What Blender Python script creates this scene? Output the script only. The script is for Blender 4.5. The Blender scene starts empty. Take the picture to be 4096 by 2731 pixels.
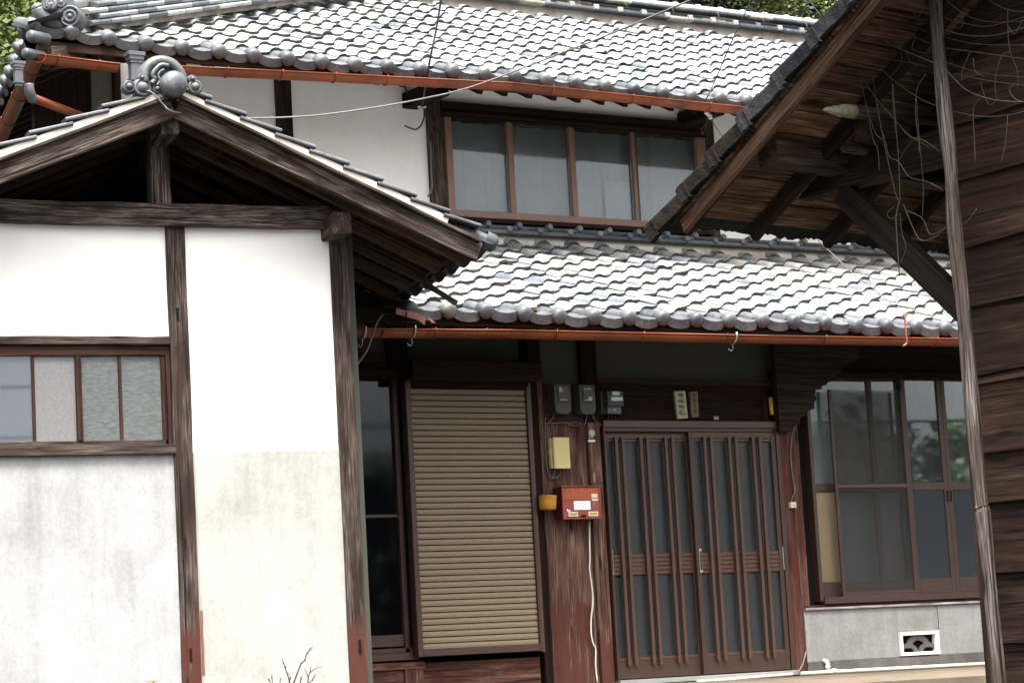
import bpy, math, random
from mathutils import Vector, Matrix
random.seed(7)

# ------------------------------------------------------------------ scene, camera, light
scene = bpy.context.scene
FPX, PITCH, ROLL, YAW = 9816.0, math.radians(7.682), math.radians(-3.199), math.radians(31.966)
CX, CY = 2048.0, 1365.5
_f = Vector((math.sin(YAW) * math.cos(PITCH), math.cos(YAW) * math.cos(PITCH), math.sin(PITCH)))
_r0 = Vector((math.cos(YAW), -math.sin(YAW), 0))
_u0 = _r0.cross(_f)
_r = math.cos(ROLL) * _r0 + math.sin(ROLL) * _u0
_u = -math.sin(ROLL) * _r0 + math.cos(ROLL) * _u0


def ray(px, py):
    return (px - CX) / FPX * _r - (py - CY) / FPX * _u + _f


CAM = -18.9 * ray(2472.6, 2705.7)
cam_data = bpy.data.cameras.new('camera')
cam = bpy.data.objects.new('camera', cam_data)
scene.collection.objects.link(cam)
scene.camera = cam
cam_data.sensor_fit = 'HORIZONTAL'
cam_data.sensor_width = 36
cam_data.lens = FPX / 4096 * 36
cam_data.clip_start = 0.1
cam_data.clip_end = 2000
cam.matrix_world = Matrix(((_r.x, _u.x, -_f.x, CAM.x), (_r.y, _u.y, -_f.y, CAM.y), (_r.z, _u.z, -_f.z, CAM.z), (0, 0, 0, 1)))

SUN_EL, SUN_AZ = math.radians(70), math.radians(203)     # azimuth clockwise from +Y
world = bpy.data.worlds.new('World')
scene.world = world
world.use_nodes = True
wt = world.node_tree
wt.nodes.clear()
sky = wt.nodes.new('ShaderNodeTexSky')
sky.sky_type = 'NISHITA'
sky.sun_disc = False
sky.sun_elevation = SUN_EL
sky.sun_rotation = SUN_AZ
sky.air_density = 1.0
sky.dust_density = 8.0
sky.ozone_density = 0.6
hs = wt.nodes.new('ShaderNodeHueSaturation')
hs.inputs['Saturation'].default_value = 0.22
bg = wt.nodes.new('ShaderNodeBackground')
bg.inputs['Strength'].default_value = 0.09
wo = wt.nodes.new('ShaderNodeOutputWorld')
wt.links.new(sky.outputs[0], hs.inputs['Color'])
wt.links.new(hs.outputs[0], bg.inputs['Color'])
wt.links.new(bg.outputs[0], wo.inputs[0])

sun_data = bpy.data.lights.new('sun', 'SUN')
sun_data.energy = 1.5
sun_data.angle = math.radians(28)
sun_data.color = (1.0, 0.96, 0.9)
sun = bpy.data.objects.new('sun', sun_data)
scene.collection.objects.link(sun)
_sd = Vector((math.sin(SUN_AZ) * math.cos(SUN_EL), math.cos(SUN_AZ) * math.cos(SUN_EL), math.sin(SUN_EL)))
sun.rotation_euler = (-_sd).to_track_quat('-Z', 'Y').to_euler()
sun.location = (-10, -20, 30)

scene.view_settings.view_transform = 'Standard'
scene.view_settings.look = 'None'
scene.view_settings.exposure = 2.82
scene.view_settings.gamma = 1.0
scene.view_settings.use_curve_mapping = False
scene.render.engine = 'CYCLES'
scene.cycles.max_bounces = 6
scene.cycles.transparent_max_bounces = 12
scene.cycles.use_denoising = True

# ------------------------------------------------------------------ reading places off the photograph
Z = Vector((0, 0, 1))
KV = 4096 / 2352


def v(x, y):
    return x * KV, y * KV


_RY = (0, 683, 1366, 2048)


def cp(c, r, x, y):
    return c * 1024 + x / 2.296, _RY[r] + y / 2.296


def onplane(px, py, p0, n):
    d = ray(px, py)
    t = (Vector(p0) - CAM).dot(n) / d.dot(n)
    return CAM + t * d


def proj(p):
    w = Vector(p) - CAM
    z = w.dot(_f)
    return CX + FPX * w.dot(_r) / z, CY - FPX * w.dot(_u) / z, z


class Frame:
    """A building's own axes: a along its front, b into depth, z up."""

    def __init__(self, o, A, B):
        self.o, self.A, self.B = Vector(o), Vector(A).normalized(), Vector(B).normalized()
        self.nb = Vector((-self.A.y, self.A.x, 0))       # normal of the planes b = const
        self.na = Vector((self.B.y, -self.B.x, 0))       # normal of the planes a = const
        self.det = self.A.x * self.B.y - self.A.y * self.B.x

    def pt(self, a, b, z):
        p = self.o + self.A * a + self.B * b
        p.z = z
        return p

    def inv(self, p):
        d = Vector(p) - self.o
        return ((d.x * self.B.y - d.y * self.B.x) / self.det, (self.A.x * d.y - self.A.y * d.x) / self.det, p[2])

    def onb(self, px, b):      # (a, z) of a pixel on the plane b
        q = self.inv(onplane(px[0], px[1], self.pt(0, b, 0), self.nb))
        return q[0], q[2]

    def ona(self, px, a):      # (b, z) of a pixel on the plane a
        q = self.inv(onplane(px[0], px[1], self.pt(a, 0, 0), self.na))
        return q[1], q[2]


HF = Frame((0, 0, 0), (1, 0, 0), (0, 1, 0))
_pl = CAM + 15.5 * ray(1350, 1500)
LF = Frame((_pl.x, _pl.y, 0), (math.cos(math.radians(-8.7)), math.sin(math.radians(-8.7)), 0),
           (-math.sin(math.radians(-13.5)), math.cos(math.radians(-13.5)), 0))
_az = math.radians(81.4)
_ps = CAM + 12.0 * ray(2752, 893)
SF = Frame((_ps.x, _ps.y, 0), (math.sin(_az), math.cos(_az), 0), (-math.cos(_az), math.sin(_az), 0))
SZ0, SPH = _ps.z, math.radians(31.5)

# ------------------------------------------------------------------ objects
COL = scene.collection
WORLD = {}


def _link(o, M, parent):
    COL.objects.link(o)
    o.matrix_basis = M
    if parent is not None:
        o.parent = parent
        o.matrix_parent_inverse = WORLD[parent.as_pointer()].inverted()
    WORLD[o.as_pointer()] = M.copy()
    return o


def tag(o, label=None, cat=None, group=None, kind=None):
    if label:
        o['label'] = label
    if cat:
        o['category'] = cat
    if group:
        o['group'] = group
    if kind:
        o['kind'] = kind
    return o


def thing(name, label, cat, loc=(0, 0, 0), group=None, parent=None):
    o = bpy.data.objects.new(name, None)
    o.empty_display_size = 0.1
    _link(o, Matrix.Translation(Vector(loc)), parent)
    return tag(o, label, cat, group)


def part(name, parent, loc=(0, 0, 0)):
    """A part that only gathers its own pieces."""
    o = bpy.data.objects.new(name, None)
    o.empty_display_size = 0.05
    return _link(o, Matrix.Translation(Vector(loc)), parent)


def obj(name, verts, faces, mat, parent=None, M=None, smooth=False, mats=None, mi=None):
    me = bpy.data.meshes.new(name)
    me.from_pydata([tuple(q) for q in verts], [], faces)
    for m_ in (mats or [mat]):
        me.materials.append(m_)
    if mi:
        for p, i in zip(me.polygons, mi):
            p.material_index = i
    if smooth is True:
        for p in me.polygons:
            p.use_smooth = True
    elif smooth:
        for p, s in zip(me.polygons, smooth):
            p.use_smooth = bool(s)
    me.update()
    o = bpy.data.objects.new(name, me)
    return _link(o, M or Matrix.Identity(4), parent)


def inst(name, me, M, parent):
    return _link(bpy.data.objects.new(name, me), M, parent)


def basis(x, y, z, loc):
    return Matrix(((x.x, y.x, z.x, loc.x), (x.y, y.y, z.y, loc.y), (x.z, y.z, z.z, loc.z), (0, 0, 0, 1)))


def beam(name, p, q, w, h, mat, parent, up=Z, seg=1, jit=0.0, bev=0.004, taper=1.0, cut=0.0):
    """A squared timber from p to q: w across, h along up, edges eased, optionally wavy and tapered."""
    p, q = Vector(p), Vector(q)
    d = q - p
    L = d.length
    d.normalize()
    up = Vector(up)
    side = d.cross(up)
    if side.length < 1e-4:
        up = Vector((0, 1, 0))
        side = d.cross(up)
    side.normalize()
    u2 = side.cross(d).normalized()
    b = min(bev, w * .3, h * .3)
    prof = [(-w / 2 + b, -h / 2), (w / 2 - b, -h / 2), (w / 2, -h / 2 + b), (w / 2, h / 2 - b), (w / 2 - b, h / 2), (-w / 2 + b, h / 2), (-w / 2, h / 2 - b), (-w / 2, -h / 2 + b)]
    vs, fs = [], []
    for i in range(seg + 1):
        t = i / seg
        k = 1 + (taper - 1) * t
        jx, jz = (random.uniform(-jit, jit), random.uniform(-jit, jit)) if 0 < i < seg else (0, 0)
        for (s, c) in prof:
            js, jc = random.uniform(-jit, jit) * .6, random.uniform(-jit, jit) * .6
            off = cut * (c / h) if i == seg else 0
            vs.append((-L / 2 + L * t + off, s * k + jx + js, c * k + jz + jc))
    for i in range(seg):
        for j in range(8):
            a, c = i * 8 + j, i * 8 + (j + 1) % 8
            fs.append((a, c, c + 8, a + 8))
    fs.append(tuple(range(7, -1, -1)))
    fs.append(tuple(range(seg * 8, seg * 8 + 8)))
    return obj(name, vs, fs, mat, parent, basis(d, side * -1, u2, (p + q) / 2))


def fbox(F, name, a0, a1, b0, b1, z0, z1, mat, parent, bev=0.003, seg=1, jit=0.0):
    """A box along a frame's axes, its grain along the longest side."""
    la, lb, lz = abs(a1 - a0), abs(b1 - b0), abs(z1 - z0)
    am, bm, zm = (a0 + a1) / 2, (b0 + b1) / 2, (z0 + z1) / 2
    if lz >= la and lz >= lb:
        return beam(name, F.pt(am, bm, z0), F.pt(am, bm, z1), la, lb, mat, parent, F.nb, seg, jit, bev)
    if la >= lb:
        return beam(name, F.pt(a0, bm, zm), F.pt(a1, bm, zm), lb, lz, mat, parent, Z, seg, jit, bev)
    return beam(name, F.pt(am, b0, zm), F.pt(am, b1, zm), la, lz, mat, parent, Z, seg, jit, bev)


def tube(name, pts, r, mat, parent, n=6, radii=None, along=False):
    pts = [Vector(p) for p in pts]
    vs, fs = [], []
    ref = Vector((0.31, 0.17, 0.93))
    for i, p in enumerate(pts):
        d = (pts[min(i + 1, len(pts) - 1)] - pts[max(i - 1, 0)]).normalized()
        s = d.cross(ref).normalized()
        t = s.cross(d)
        rr = radii[i] if radii else r
        for j in range(n):
            an = 2 * math.pi * j / n
            vs.append(p + s * (rr * math.cos(an)) + t * (rr * math.sin(an)))
    for i in range(len(pts) - 1):
        for j in range(n):
            a, c = i * n + j, i * n + (j + 1) % n
            fs.append((a, a + n, c + n, c))
    fs.append(tuple(range(n)))
    fs.append(tuple(range(len(pts) * n - 1, (len(pts) - 1) * n - 1, -1)))
    c0 = sum(pts, Vector()) / len(pts)
    if along:                                        # grain runs along the piece
        d = (pts[-1] - pts[0]).normalized()
        s = d.cross(ref).normalized()
        Mx = basis(d, s, d.cross(s), c0)
        Mi = Mx.inverted()
        return obj(name, [Mi @ q for q in vs], fs, mat, parent, Mx, smooth=[1] * (len(fs) - 2) + [0, 0])
    return obj(name, [q - c0 for q in vs], fs, mat, parent, Matrix.Translation(c0), smooth=[1] * (len(fs) - 2) + [0, 0])


def smooth_path(pts, n=5):
    pts = [Vector(p) for p in pts]
    out = []
    for i in range(len(pts) - 1):
        a, b, c, d = pts[max(i - 1, 0)], pts[i], pts[i + 1], pts[min(i + 2, len(pts) - 1)]
        for k in range(n):
            t = k / n
            out.append(0.5 * ((2 * b) + (c - a) * t + (2 * a - 5 * b + 4 * c - d) * t * t + (3 * b - a - 3 * c + d) * t ** 3))
    out.append(pts[-1])
    return out


def lathe(name, prof, M, mat, parent, n=16):
    """prof: (radius, height) pairs turned about local Z."""
    vs, fs = [], []
    for (r, h) in prof:
        for j in range(n):
            an = 2 * math.pi * j / n
            vs.append((r * math.cos(an), r * math.sin(an), h))
    for i in range(len(prof) - 1):
        for j in range(n):
            a, c = i * n + j, i * n + (j + 1) % n
            fs.append((a, c, c + n, a + n))
    fs.append(tuple(range(n - 1, -1, -1)))
    fs.append(tuple(range((len(prof) - 1) * n, len(prof) * n)))
    return obj(name, vs, fs, mat, parent, M, smooth=[1] * (len(fs) - 2) + [0, 0])


def axis_mat(d, loc, up=Z):
    """Local Z along d."""
    d = Vector(d).normalized()
    x = Vector(up).cross(d)
    if x.length < 1e-4:
        x = Vector((1, 0, 0))
    x.normalize()
    return basis(x, d.cross(x), d, Vector(loc))


def prism(name, poly, M, depth, mat, parent):
    """A flat outline (local X, Y) given thickness along local Z."""
    n = len(poly)
    vs = [(x, y, 0) for x, y in poly] + [(x, y, depth) for x, y in poly]
    fs = [tuple(range(n - 1, -1, -1)), tuple(range(n, 2 * n))] + [(i, (i + 1) % n, (i + 1) % n + n, i + n) for i in range(n)]
    return obj(name, vs, fs, mat, parent, M)
# ------------------------------------------------------------------ materials
def _new(name):
    m = bpy.data.materials.new(name)
    m.use_nodes = True
    nt = m.node_tree
    b = nt.nodes['Principled BSDF']
    return m, nt, b


def _n(nt, t, **kw):
    nd = nt.nodes.new(t)
    for k, val in kw.items():
        setattr(nd, k, val)
    return nd


def _coords(nt, scale, rnd=True, kind='Object'):
    tc = _n(nt, 'ShaderNodeTexCoord')
    mp = _n(nt, 'ShaderNodeMapping')
    mp.inputs['Scale'].default_value = scale
    if rnd:
        oi = _n(nt, 'ShaderNodeObjectInfo')
        ml = _n(nt, 'ShaderNodeMath', operation='MULTIPLY')
        ml.inputs[1].default_value = 37.0
        nt.links.new(oi.outputs['Random'], ml.inputs[0])
        ad = _n(nt, 'ShaderNodeVectorMath', operation='ADD')
        nt.links.new(tc.outputs[kind], ad.inputs[0])
        nt.links.new(ml.outputs[0], ad.inputs[1])
        nt.links.new(ad.outputs[0], mp.inputs['Vector'])
    else:
        nt.links.new(tc.outputs[kind], mp.inputs['Vector'])
    return mp.outputs[0]


def _noise(nt, vec, scale, detail=4, rough=.55, dist=0):
    nz = _n(nt, 'ShaderNodeTexNoise')
    nz.inputs['Scale'].default_value = scale
    nz.inputs['Detail'].default_value = detail
    nz.inputs['Roughness'].default_value = rough
    nz.inputs['Distortion'].default_value = dist
    nt.links.new(vec, nz.inputs['Vector'])
    return nz.outputs['Fac']


def _ramp(nt, fac, stops):
    r = _n(nt, 'ShaderNodeValToRGB')
    el = r.color_ramp.elements
    while len(el) > 1:
        el.remove(el[0])
    for i, (p, c) in enumerate(stops):
        e = el[0] if i == 0 else el.new(p)
        e.position = p
        e.color = (c[0], c[1], c[2], 1) if hasattr(c, '__len__') else (c, c, c, 1)
    nt.links.new(fac, r.inputs[0])
    return r.outputs[0]


def _mix(nt, fac, a, b, mode='MIX'):
    m = _n(nt, 'ShaderNodeMix', data_type='RGBA', blend_type=mode)
    for s, val in ((m.inputs[0], fac), (m.inputs[6], a), (m.inputs[7], b)):
        if hasattr(val, 'links') or hasattr(val, 'is_linked'):
            nt.links.new(val, s)
        elif hasattr(val, '__len__'):
            s.default_value = (val[0], val[1], val[2], 1)
        else:
            s.default_value = val
    return m.outputs[2]


def _bump(nt, b, h, strength, dist=.01):
    bp = _n(nt, 'ShaderNodeBump')
    bp.inputs['Strength'].default_value = strength
    bp.inputs['Distance'].default_value = dist
    nt.links.new(h, bp.inputs['Height'])
    nt.links.new(bp.outputs[0], b.inputs['Normal'])


def _vary(nt, col, lo, hi):
    """Each piece a little lighter or darker than the next."""
    oi = _n(nt, 'ShaderNodeObjectInfo')
    mr = _n(nt, 'ShaderNodeMapRange')
    mr.inputs[3].default_value = lo
    mr.inputs[4].default_value = hi
    nt.links.new(oi.outputs['Random'], mr.inputs[0])
    vm = _n(nt, 'ShaderNodeVectorMath', operation='SCALE')
    nt.links.new(col, vm.inputs[0])
    nt.links.new(mr.outputs[0], vm.inputs['Scale'])
    return vm.outputs[0]


def wood(name, dark, mid, pale, pale_at=.62, rough=.75, bump=.5, red=None, red_at=.6, vary=(.8, 1.2), scale=1.0, low=None):
    """Weathered timber, grain along local X; pale = silvered fibres, red = remains of old stain."""
    m, nt, b = _new(name)
    c1 = _coords(nt, (1.5 * scale, 52 * scale, 52 * scale))
    g = _noise(nt, c1, 1.0, 7, .62, .35)
    c2 = _coords(nt, (4.5 * scale, 190 * scale, 190 * scale))
    g2 = _noise(nt, c2, 1.0, 3, .6)
    c3 = _coords(nt, (1.9, 10, 10))
    lo = _noise(nt, c3, 1.3, 4, .6)
    col = _ramp(nt, g, [(.32, [x * .7 for x in dark]), (.5, mid), (.68, [x * 1.7 for x in mid])])
    mm = _n(nt, 'ShaderNodeMath', operation='MULTIPLY')
    nt.links.new(_ramp(nt, g2, [(.42, 0), (pale_at + .12, 1)]), mm.inputs[0])
    nt.links.new(_ramp(nt, lo, [(pale_at - .18, 0), (pale_at + .14, 1)]), mm.inputs[1])
    col = _mix(nt, mm.outputs[0], col, pale)
    ck = _noise(nt, _coords(nt, (.55 * scale, 42 * scale, 42 * scale)), 1.0, 2, .5, .15)      # drying splits
    col = _mix(nt, _ramp(nt, ck, [(.63, 0), (.67, .85)]), col, [x * .35 for x in dark])
    vo = _n(nt, 'ShaderNodeTexVoronoi', feature='F1')
    vo.inputs['Scale'].default_value = 1.0
    nt.links.new(_coords(nt, (2.1, 9, 9)), vo.inputs['Vector'])
    col = _mix(nt, _ramp(nt, vo.outputs['Distance'], [(.08, .85), (.17, 0)]), col, [x * .5 for x in dark])   # knots
    if red:
        rn = _noise(nt, _coords(nt, (2.2, 13, 13)), 1.2, 6, .7, .3)
        rsum = rn
        if low is not None:                          # the stain survives only on the foot of the post
            sx = _n(nt, 'ShaderNodeSeparateXYZ')
            nt.links.new(_coords(nt, (1, 1, 1), rnd=False), sx.inputs[0])
            mr = _n(nt, 'ShaderNodeMapRange')
            mr.inputs[1].default_value = low + .25
            mr.inputs[2].default_value = low - .15
            nt.links.new(sx.outputs[0], mr.inputs[0])
            mr.inputs[3].default_value = -.45
            mr.inputs[4].default_value = .12
            mu_ = _n(nt, 'ShaderNodeMath', operation='ADD')
            nt.links.new(rn, mu_.inputs[0])
            nt.links.new(mr.outputs[0], mu_.inputs[1])
            rsum = mu_.outputs[0]
        rf = _ramp(nt, rsum, [(red_at - .03, 0), (red_at + .04, .9)])
        col = _mix(nt, rf, col, red)
    col = _vary(nt, col, *vary)
    nt.links.new(col, b.inputs['Base Color'])
    b.inputs['Roughness'].default_value = rough
    b.inputs['Specular IOR Level'].default_value = .12
    ad = _n(nt, 'ShaderNodeMath', operation='ADD')
    nt.links.new(g, ad.inputs[0])
    nt.links.new(ck, ad.inputs[1])
    _bump(nt, b, ad.outputs[0], bump, .006)
    return m


def plaster(name, base, stain, at=.55, soft=.15, rough=.9, bump=.25, scale=1.5, speck=None, fine=.06, streak=0.0):
    m, nt, b = _new(name)
    c = _coords(nt, (1, 1, 1), rnd=False, kind='Object')
    big = _noise(nt, c, scale, 6, .62, .2)
    col = _mix(nt, _ramp(nt, big, [(at - soft, 0), (at + soft, 1)]), base, stain)
    fn = _noise(nt, c, 38, 8, .78)
    f2 = _ramp(nt, fn, [(.25, 1 - fine * 1.5), (.7, 1)])
    md = _noise(nt, c, scale * 4.5, 5, .7, .4)
    col = _mix(nt, _ramp(nt, md, [(.42, 0), (.75, .55)]), col, stain)
    col = _mix(nt, 1.0, col, f2, 'MULTIPLY')
    if streak:                                       # rain runs down the wall
        ge = _n(nt, 'ShaderNodeNewGeometry')
        mp = _n(nt, 'ShaderNodeMapping')
        mp.inputs['Scale'].default_value = (9, 9, .5)
        nt.links.new(ge.outputs['Position'], mp.inputs['Vector'])
        sn = _noise(nt, mp.outputs[0], 1.0, 6, .65, .2)
        col = _mix(nt, 1.0, col, _ramp(nt, sn, [(.35, 1 - streak), (.6, 1)]), 'MULTIPLY')
        s2 = _noise(nt, c, 120, 3, .6)
        col = _mix(nt, 1.0, col, _ramp(nt, s2, [(.3, 1 - streak * 1.3), (.46, 1)]), 'MULTIPLY')
    if speck:
        sp = _noise(nt, c, 9, 3, .5)
        col = _mix(nt, _ramp(nt, sp, [(.66, 0), (.74, 1)]), col, speck)
    nt.links.new(col, b.inputs['Base Color'])
    b.inputs['Roughness'].default_value = rough
    b.inputs['Specular IOR Level'].default_value = .15
    _bump(nt, b, fn, bump, .004)
    return m


def plain(name, col, rough=.5, metal=0.0, var=.12, scale=6.0, spec=.4, bump=0.0, dirt=None, dirt_at=.62, vary=None):
    m, nt, b = _new(name)
    c = _coords(nt, (1, 1, 1))
    nz = _noise(nt, c, scale, 5, .6)
    cc = _ramp(nt, nz, [(.3, [x * (1 - var) for x in col]), (.7, [min(1, x * (1 + var)) for x in col])])
    if dirt:
        dn = _noise(nt, c, scale * .7, 6, .7, .2)
        cc = _mix(nt, _ramp(nt, dn, [(dirt_at - .08, 0), (dirt_at + .08, 1)]), cc, dirt)
    if vary:
        cc = _vary(nt, cc, *vary)
    nt.links.new(cc, b.inputs['Base Color'])
    b.inputs['Roughness'].default_value = rough
    b.inputs['Metallic'].default_value = metal
    b.inputs['Specular IOR Level'].default_value = spec
    if bump:
        _bump(nt, b, nz, bump, .004)
    return m


def tile_mat(name, base, pale, lichen, rough=.42, rust=None):
    """Smoked clay tile with a silvery bloom; every tile its own shade."""
    m, nt, b = _new(name)
    c = _coords(nt, (1, 1, 1))
    n1 = _noise(nt, c, 7, 6, .65, .2)
    n2 = _noise(nt, c, 26, 4, .7)
    oi = _n(nt, 'ShaderNodeObjectInfo')
    col = _mix(nt, _ramp(nt, n1, [(.38, 0), (.66, 1)]), base, pale)
    col = _mix(nt, _ramp(nt, n2, [(.56, 0), (.72, .75)]), col, lichen)
    rr = _ramp(nt, oi.outputs['Random'], [(0, (.36, .41, .48)), (.07, (.52, .57, .64)), (.2, (.82, .84, .86)), (.7, (1.05, 1.05, 1.02)), (1, (1.25, 1.22, 1.12))])
    col = _mix(nt, 1.0, col, rr, 'MULTIPLY')
    if rust:
        n3 = _noise(nt, _coords(nt, (1, 1, 1)), 3.1, 3, .5)
        col = _mix(nt, _ramp(nt, n3, [(.69, 0), (.74, .8)]), col, rust)
    nt.links.new(col, b.inputs['Base Color'])
    nt.links.new(_ramp(nt, n1, [(.3, rough * .8), (.7, rough * 1.3)]), b.inputs['Roughness'])
    b.inputs['Specular IOR Level'].default_value = .6 if rough < .7 else .1
    _bump(nt, b, n2, .25 if rough < .7 else .9, .004 if rough < .7 else .012)
    return m


def glass(name, tint=(.8, .82, .82), rough=.02, bump=0.0, bscale=(1, 1, 1), fres=1.45, see=1.0, body=(.05, .05, .05), mottle=0.0):
    """Thin window glass: part see-through, part mirror; body = colour of a dusty or frosted sheet."""
    m, nt, b = _new(name)
    nt.nodes.remove(b)
    out = nt.nodes['Material Output']
    gl = _n(nt, 'ShaderNodeBsdfGlossy')
    gl.inputs['Roughness'].default_value = rough
    gl.inputs['Color'].default_value = (.95, .97, 1, 1)
    tr = _n(nt, 'ShaderNodeBsdfTransparent')
    tr.inputs['Color'].default_value = (*tint, 1)
    df = _n(nt, 'ShaderNodeBsdfDiffuse')
    df.inputs['Color'].default_value = (*body, 1)
    m1 = _n(nt, 'ShaderNodeMixShader')
    m1.inputs[0].default_value = 1 - see
    nt.links.new(tr.outputs[0], m1.inputs[1])
    nt.links.new(df.outputs[0], m1.inputs[2])
    fr = _n(nt, 'ShaderNodeFresnel')
    fr.inputs['IOR'].default_value = fres
    m2 = _n(nt, 'ShaderNodeMixShader')
    nt.links.new(fr.outputs[0], m2.inputs[0])
    nt.links.new(m1.outputs[0], m2.inputs[1])
    nt.links.new(gl.outputs[0], m2.inputs[2])
    nt.links.new(m2.outputs[0], out.inputs['Surface'])
    if bump:
        nz = _noise(nt, _coords(nt, bscale), 1.0, 3, .5)
        bp = _n(nt, 'ShaderNodeBump')
        bp.inputs['Strength'].default_value = bump
        bp.inputs['Distance'].default_value = .004
        nt.links.new(nz, bp.inputs['Height'])
        nt.links.new(bp.outputs[0], gl.inputs['Normal'])
        nt.links.new(bp.outputs[0], fr.inputs['Normal'])
        if mottle:
            nt.links.new(_ramp(nt, nz, [(.3, [x * (1 - mottle) for x in body]), (.7, [x * (1 + mottle) for x in body])]), df.inputs['Color'])
    return m


W_OLD = wood('weathered_timber', (.006, .0038, .003), (.020, .012, .009), (.27, .225, .19), pale_at=.55)
W_POST = wood('weathered_post', (.010, .0065, .005), (.028, .018, .013), (.2, .165, .14), pale_at=.57, red=(.06, .02, .013), red_at=.72)
W_POSTR = wood('stained_post', (.008, .005, .0038), (.023, .014, .0105), (.20, .165, .145), pale_at=.575, red=(.062, .019, .013), red_at=.50, low=-.28, vary=(1, 1))
W_DARK = wood('dark_timber', (.004, .002, .0014), (.0125, .0052, .0033), (.034, .02, .014), pale_at=.68, vary=(.75, 1.25))
W_SOOT = wood('sooty_timber', (.007, .004, .0026), (.022, .0115, .007), (.08, .055, .04), pale_at=.62)
W_SHED = wood('shed_board', (.0045, .0024, .0015), (.016, .0082, .0048), (.10, .064, .042), pale_at=.63, vary=(.7, 1.3))
W_SHEDP = wood('shed_pole_wood', (.010, .007, .0055), (.030, .022, .018), (.17, .145, .13), pale_at=.5, vary=(1, 1))
W_SOFFIT = wood('soffit_board', (.012, .006, .0035), (.052, .025, .0125), (.22, .145, .09), pale_at=.6, red=(.12, .042, .014), red_at=.66, vary=(.5, 1.45))
W_SHSOF = wood('shed_deck_board', (.016, .008, .0045), (.065, .033, .017), (.34, .235, .15), pale_at=.54, red=(.15, .055, .018), red_at=.66, vary=(.5, 1.5))
W_RAFT = wood('gable_rafter', (.016, .010, .007), (.06, .036, .023), (.2, .145, .1), pale_at=.6)
W_RED = wood('red_stained_board', (.022, .009, .007), (.062, .024, .017), (.2, .13, .105), pale_at=.56, red=(.05, .016, .012), red_at=.55)
W_BOARD = wood('dark_stained_board', (.009, .0045, .003), (.027, .0122, .0078), (.08, .053, .041), pale_at=.62)
W_ORANGE = wood('pale_reddish_timber', (.05, .018, .009), (.17, .07, .035), (.30, .2, .13), pale_at=.6)
W_GREY = wood('silvered_board', (.05, .042, .04), (.15, .125, .12), (.42, .39, .38), pale_at=.5)
P_WHITE = plaster('white_plaster', (.87, .855, .82), (.82, .80, .75), .62, fine=.02, bump=.12)
P_UPPER = plaster('cream_plaster', (.86, .835, .785), (.78, .745, .68), .62, fine=.03, bump=.12)
P_SHADE = plaster('corner_shade_plaster', (.2, .18, .155), (.12, .105, .09), .5, fine=.1)  # upper-floor plaster with the eave corner's shade put into its colour
P_LOWL = plaster('grey_mortar', (.42, .422, .42), (.275, .278, .28), .55, .2, scale=1.5, fine=.2, streak=.16)
P_LOWR = plaster('mossy_mortar', (.44, .443, .415), (.29, .298, .262), .55, .2, scale=1.3, fine=.2, streak=.14)
P_DARK = plaster('shaded_plaster', (.06, .066, .054), (.08, .07, .054), .6, .12, scale=1.4, fine=.1)
P_VERGE = plaster('lime_mortar', (.74, .71, .63), (.55, .5, .42), .6, fine=.06)
P_BASE = plaster('concrete_base', (.33, .335, .32), (.22, .215, .19), .56, .15, scale=1.6, fine=.25, streak=.12)
P_STRIP = plaster('stained_concrete', (.15, .14, .125), (.08, .075, .068), .52, .12, scale=3, fine=.16)
P_APRON = plaster('beige_concrete', (.135, .108, .08), (.09, .072, .054), .55, .15, scale=2.5, fine=.1)
P_GROUND = plaster('worn_asphalt', (.055, .053, .05), (.04, .039, .037), .5, .12, scale=1.2, fine=.2)
TILE = tile_mat('smoked_tile', (.165, .17, .177), (.29, .292, .292), (.35, .34, .305), rust=(.30, .15, .075))
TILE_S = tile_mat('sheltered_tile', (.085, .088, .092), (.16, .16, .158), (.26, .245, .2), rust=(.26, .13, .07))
TILE_E = tile_mat('eave_tile_clay', (.034, .038, .044), (.08, .083, .09), (.145, .145, .138), rough=.5)
TILE_F = tile_mat('tile_butt_grime_shade', (.04, .04, .038), (.095, .094, .09), (.17, .16, .13), rough=.75)
TILE_D = tile_mat('dark_tile', (.032, .036, .04), (.065, .07, .075), (.13, .13, .12), rough=.5)
TILE_M = tile_mat('mossy_tile', (.0065, .005, .0038), (.017, .0145, .012), (.026, .016, .006), rough=.95)
MORTAR = plaster('roof_mortar', (.36, .34, .30), (.22, .195, .16), .5, .12, scale=4, fine=.14)
ROOFBED = plain('roof_clay_bed', (.09, .075, .06), .95, spec=.1)
GUTTER = plain('copper_brown_gutter', (.155, .036, .010), .5, spec=.25, var=.3, scale=3, dirt=(.045, .015, .010), dirt_at=.6)
HOPPER = plain('grey_hopper_plastic', (.07, .074, .082), .5, dirt=(.14, .14, .14), dirt_at=.64)
ALU = plain('brown_aluminium', (.038, .0175, .0105), .42, spec=.5, var=.12)
ALU2 = plain('bronze_aluminium', (.066, .031, .0185), .4, spec=.5, var=.1)
SHUT = plain('beige_steel_slat', (.165, .125, .078), .5, spec=.4, var=.07, dirt=(.5, .47, .42), dirt_at=.71, scale=75)
ALU3 = plain('sunlit_bronze_frame', (.16, .088, .062), .42, spec=.4, var=.1)
BLACK = plain('shadow_gap', (.006, .006, .006), .8, spec=.1)
ROOM = plain('dark_room', (.012, .012, .012), .9, spec=.05)
STEEL = plain('galvanised_steel', (.45, .45, .44), .4, metal=.7)
G_CLEAR = glass('clear_glass', (.85, .88, .88), .02, bump=.03, bscale=(3, 3, 3), see=.93, body=(.2, .2, .19))
G_DARK = glass('dark_glass', (.5, .52, .55), .04, see=.9, body=(.012, .012, .015))
G_FROST = glass('frosted_glass', (.5, .55, .55), .10, see=.22, body=(.115, .125, .125), bump=.12, bscale=(14, 90, 90))
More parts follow.
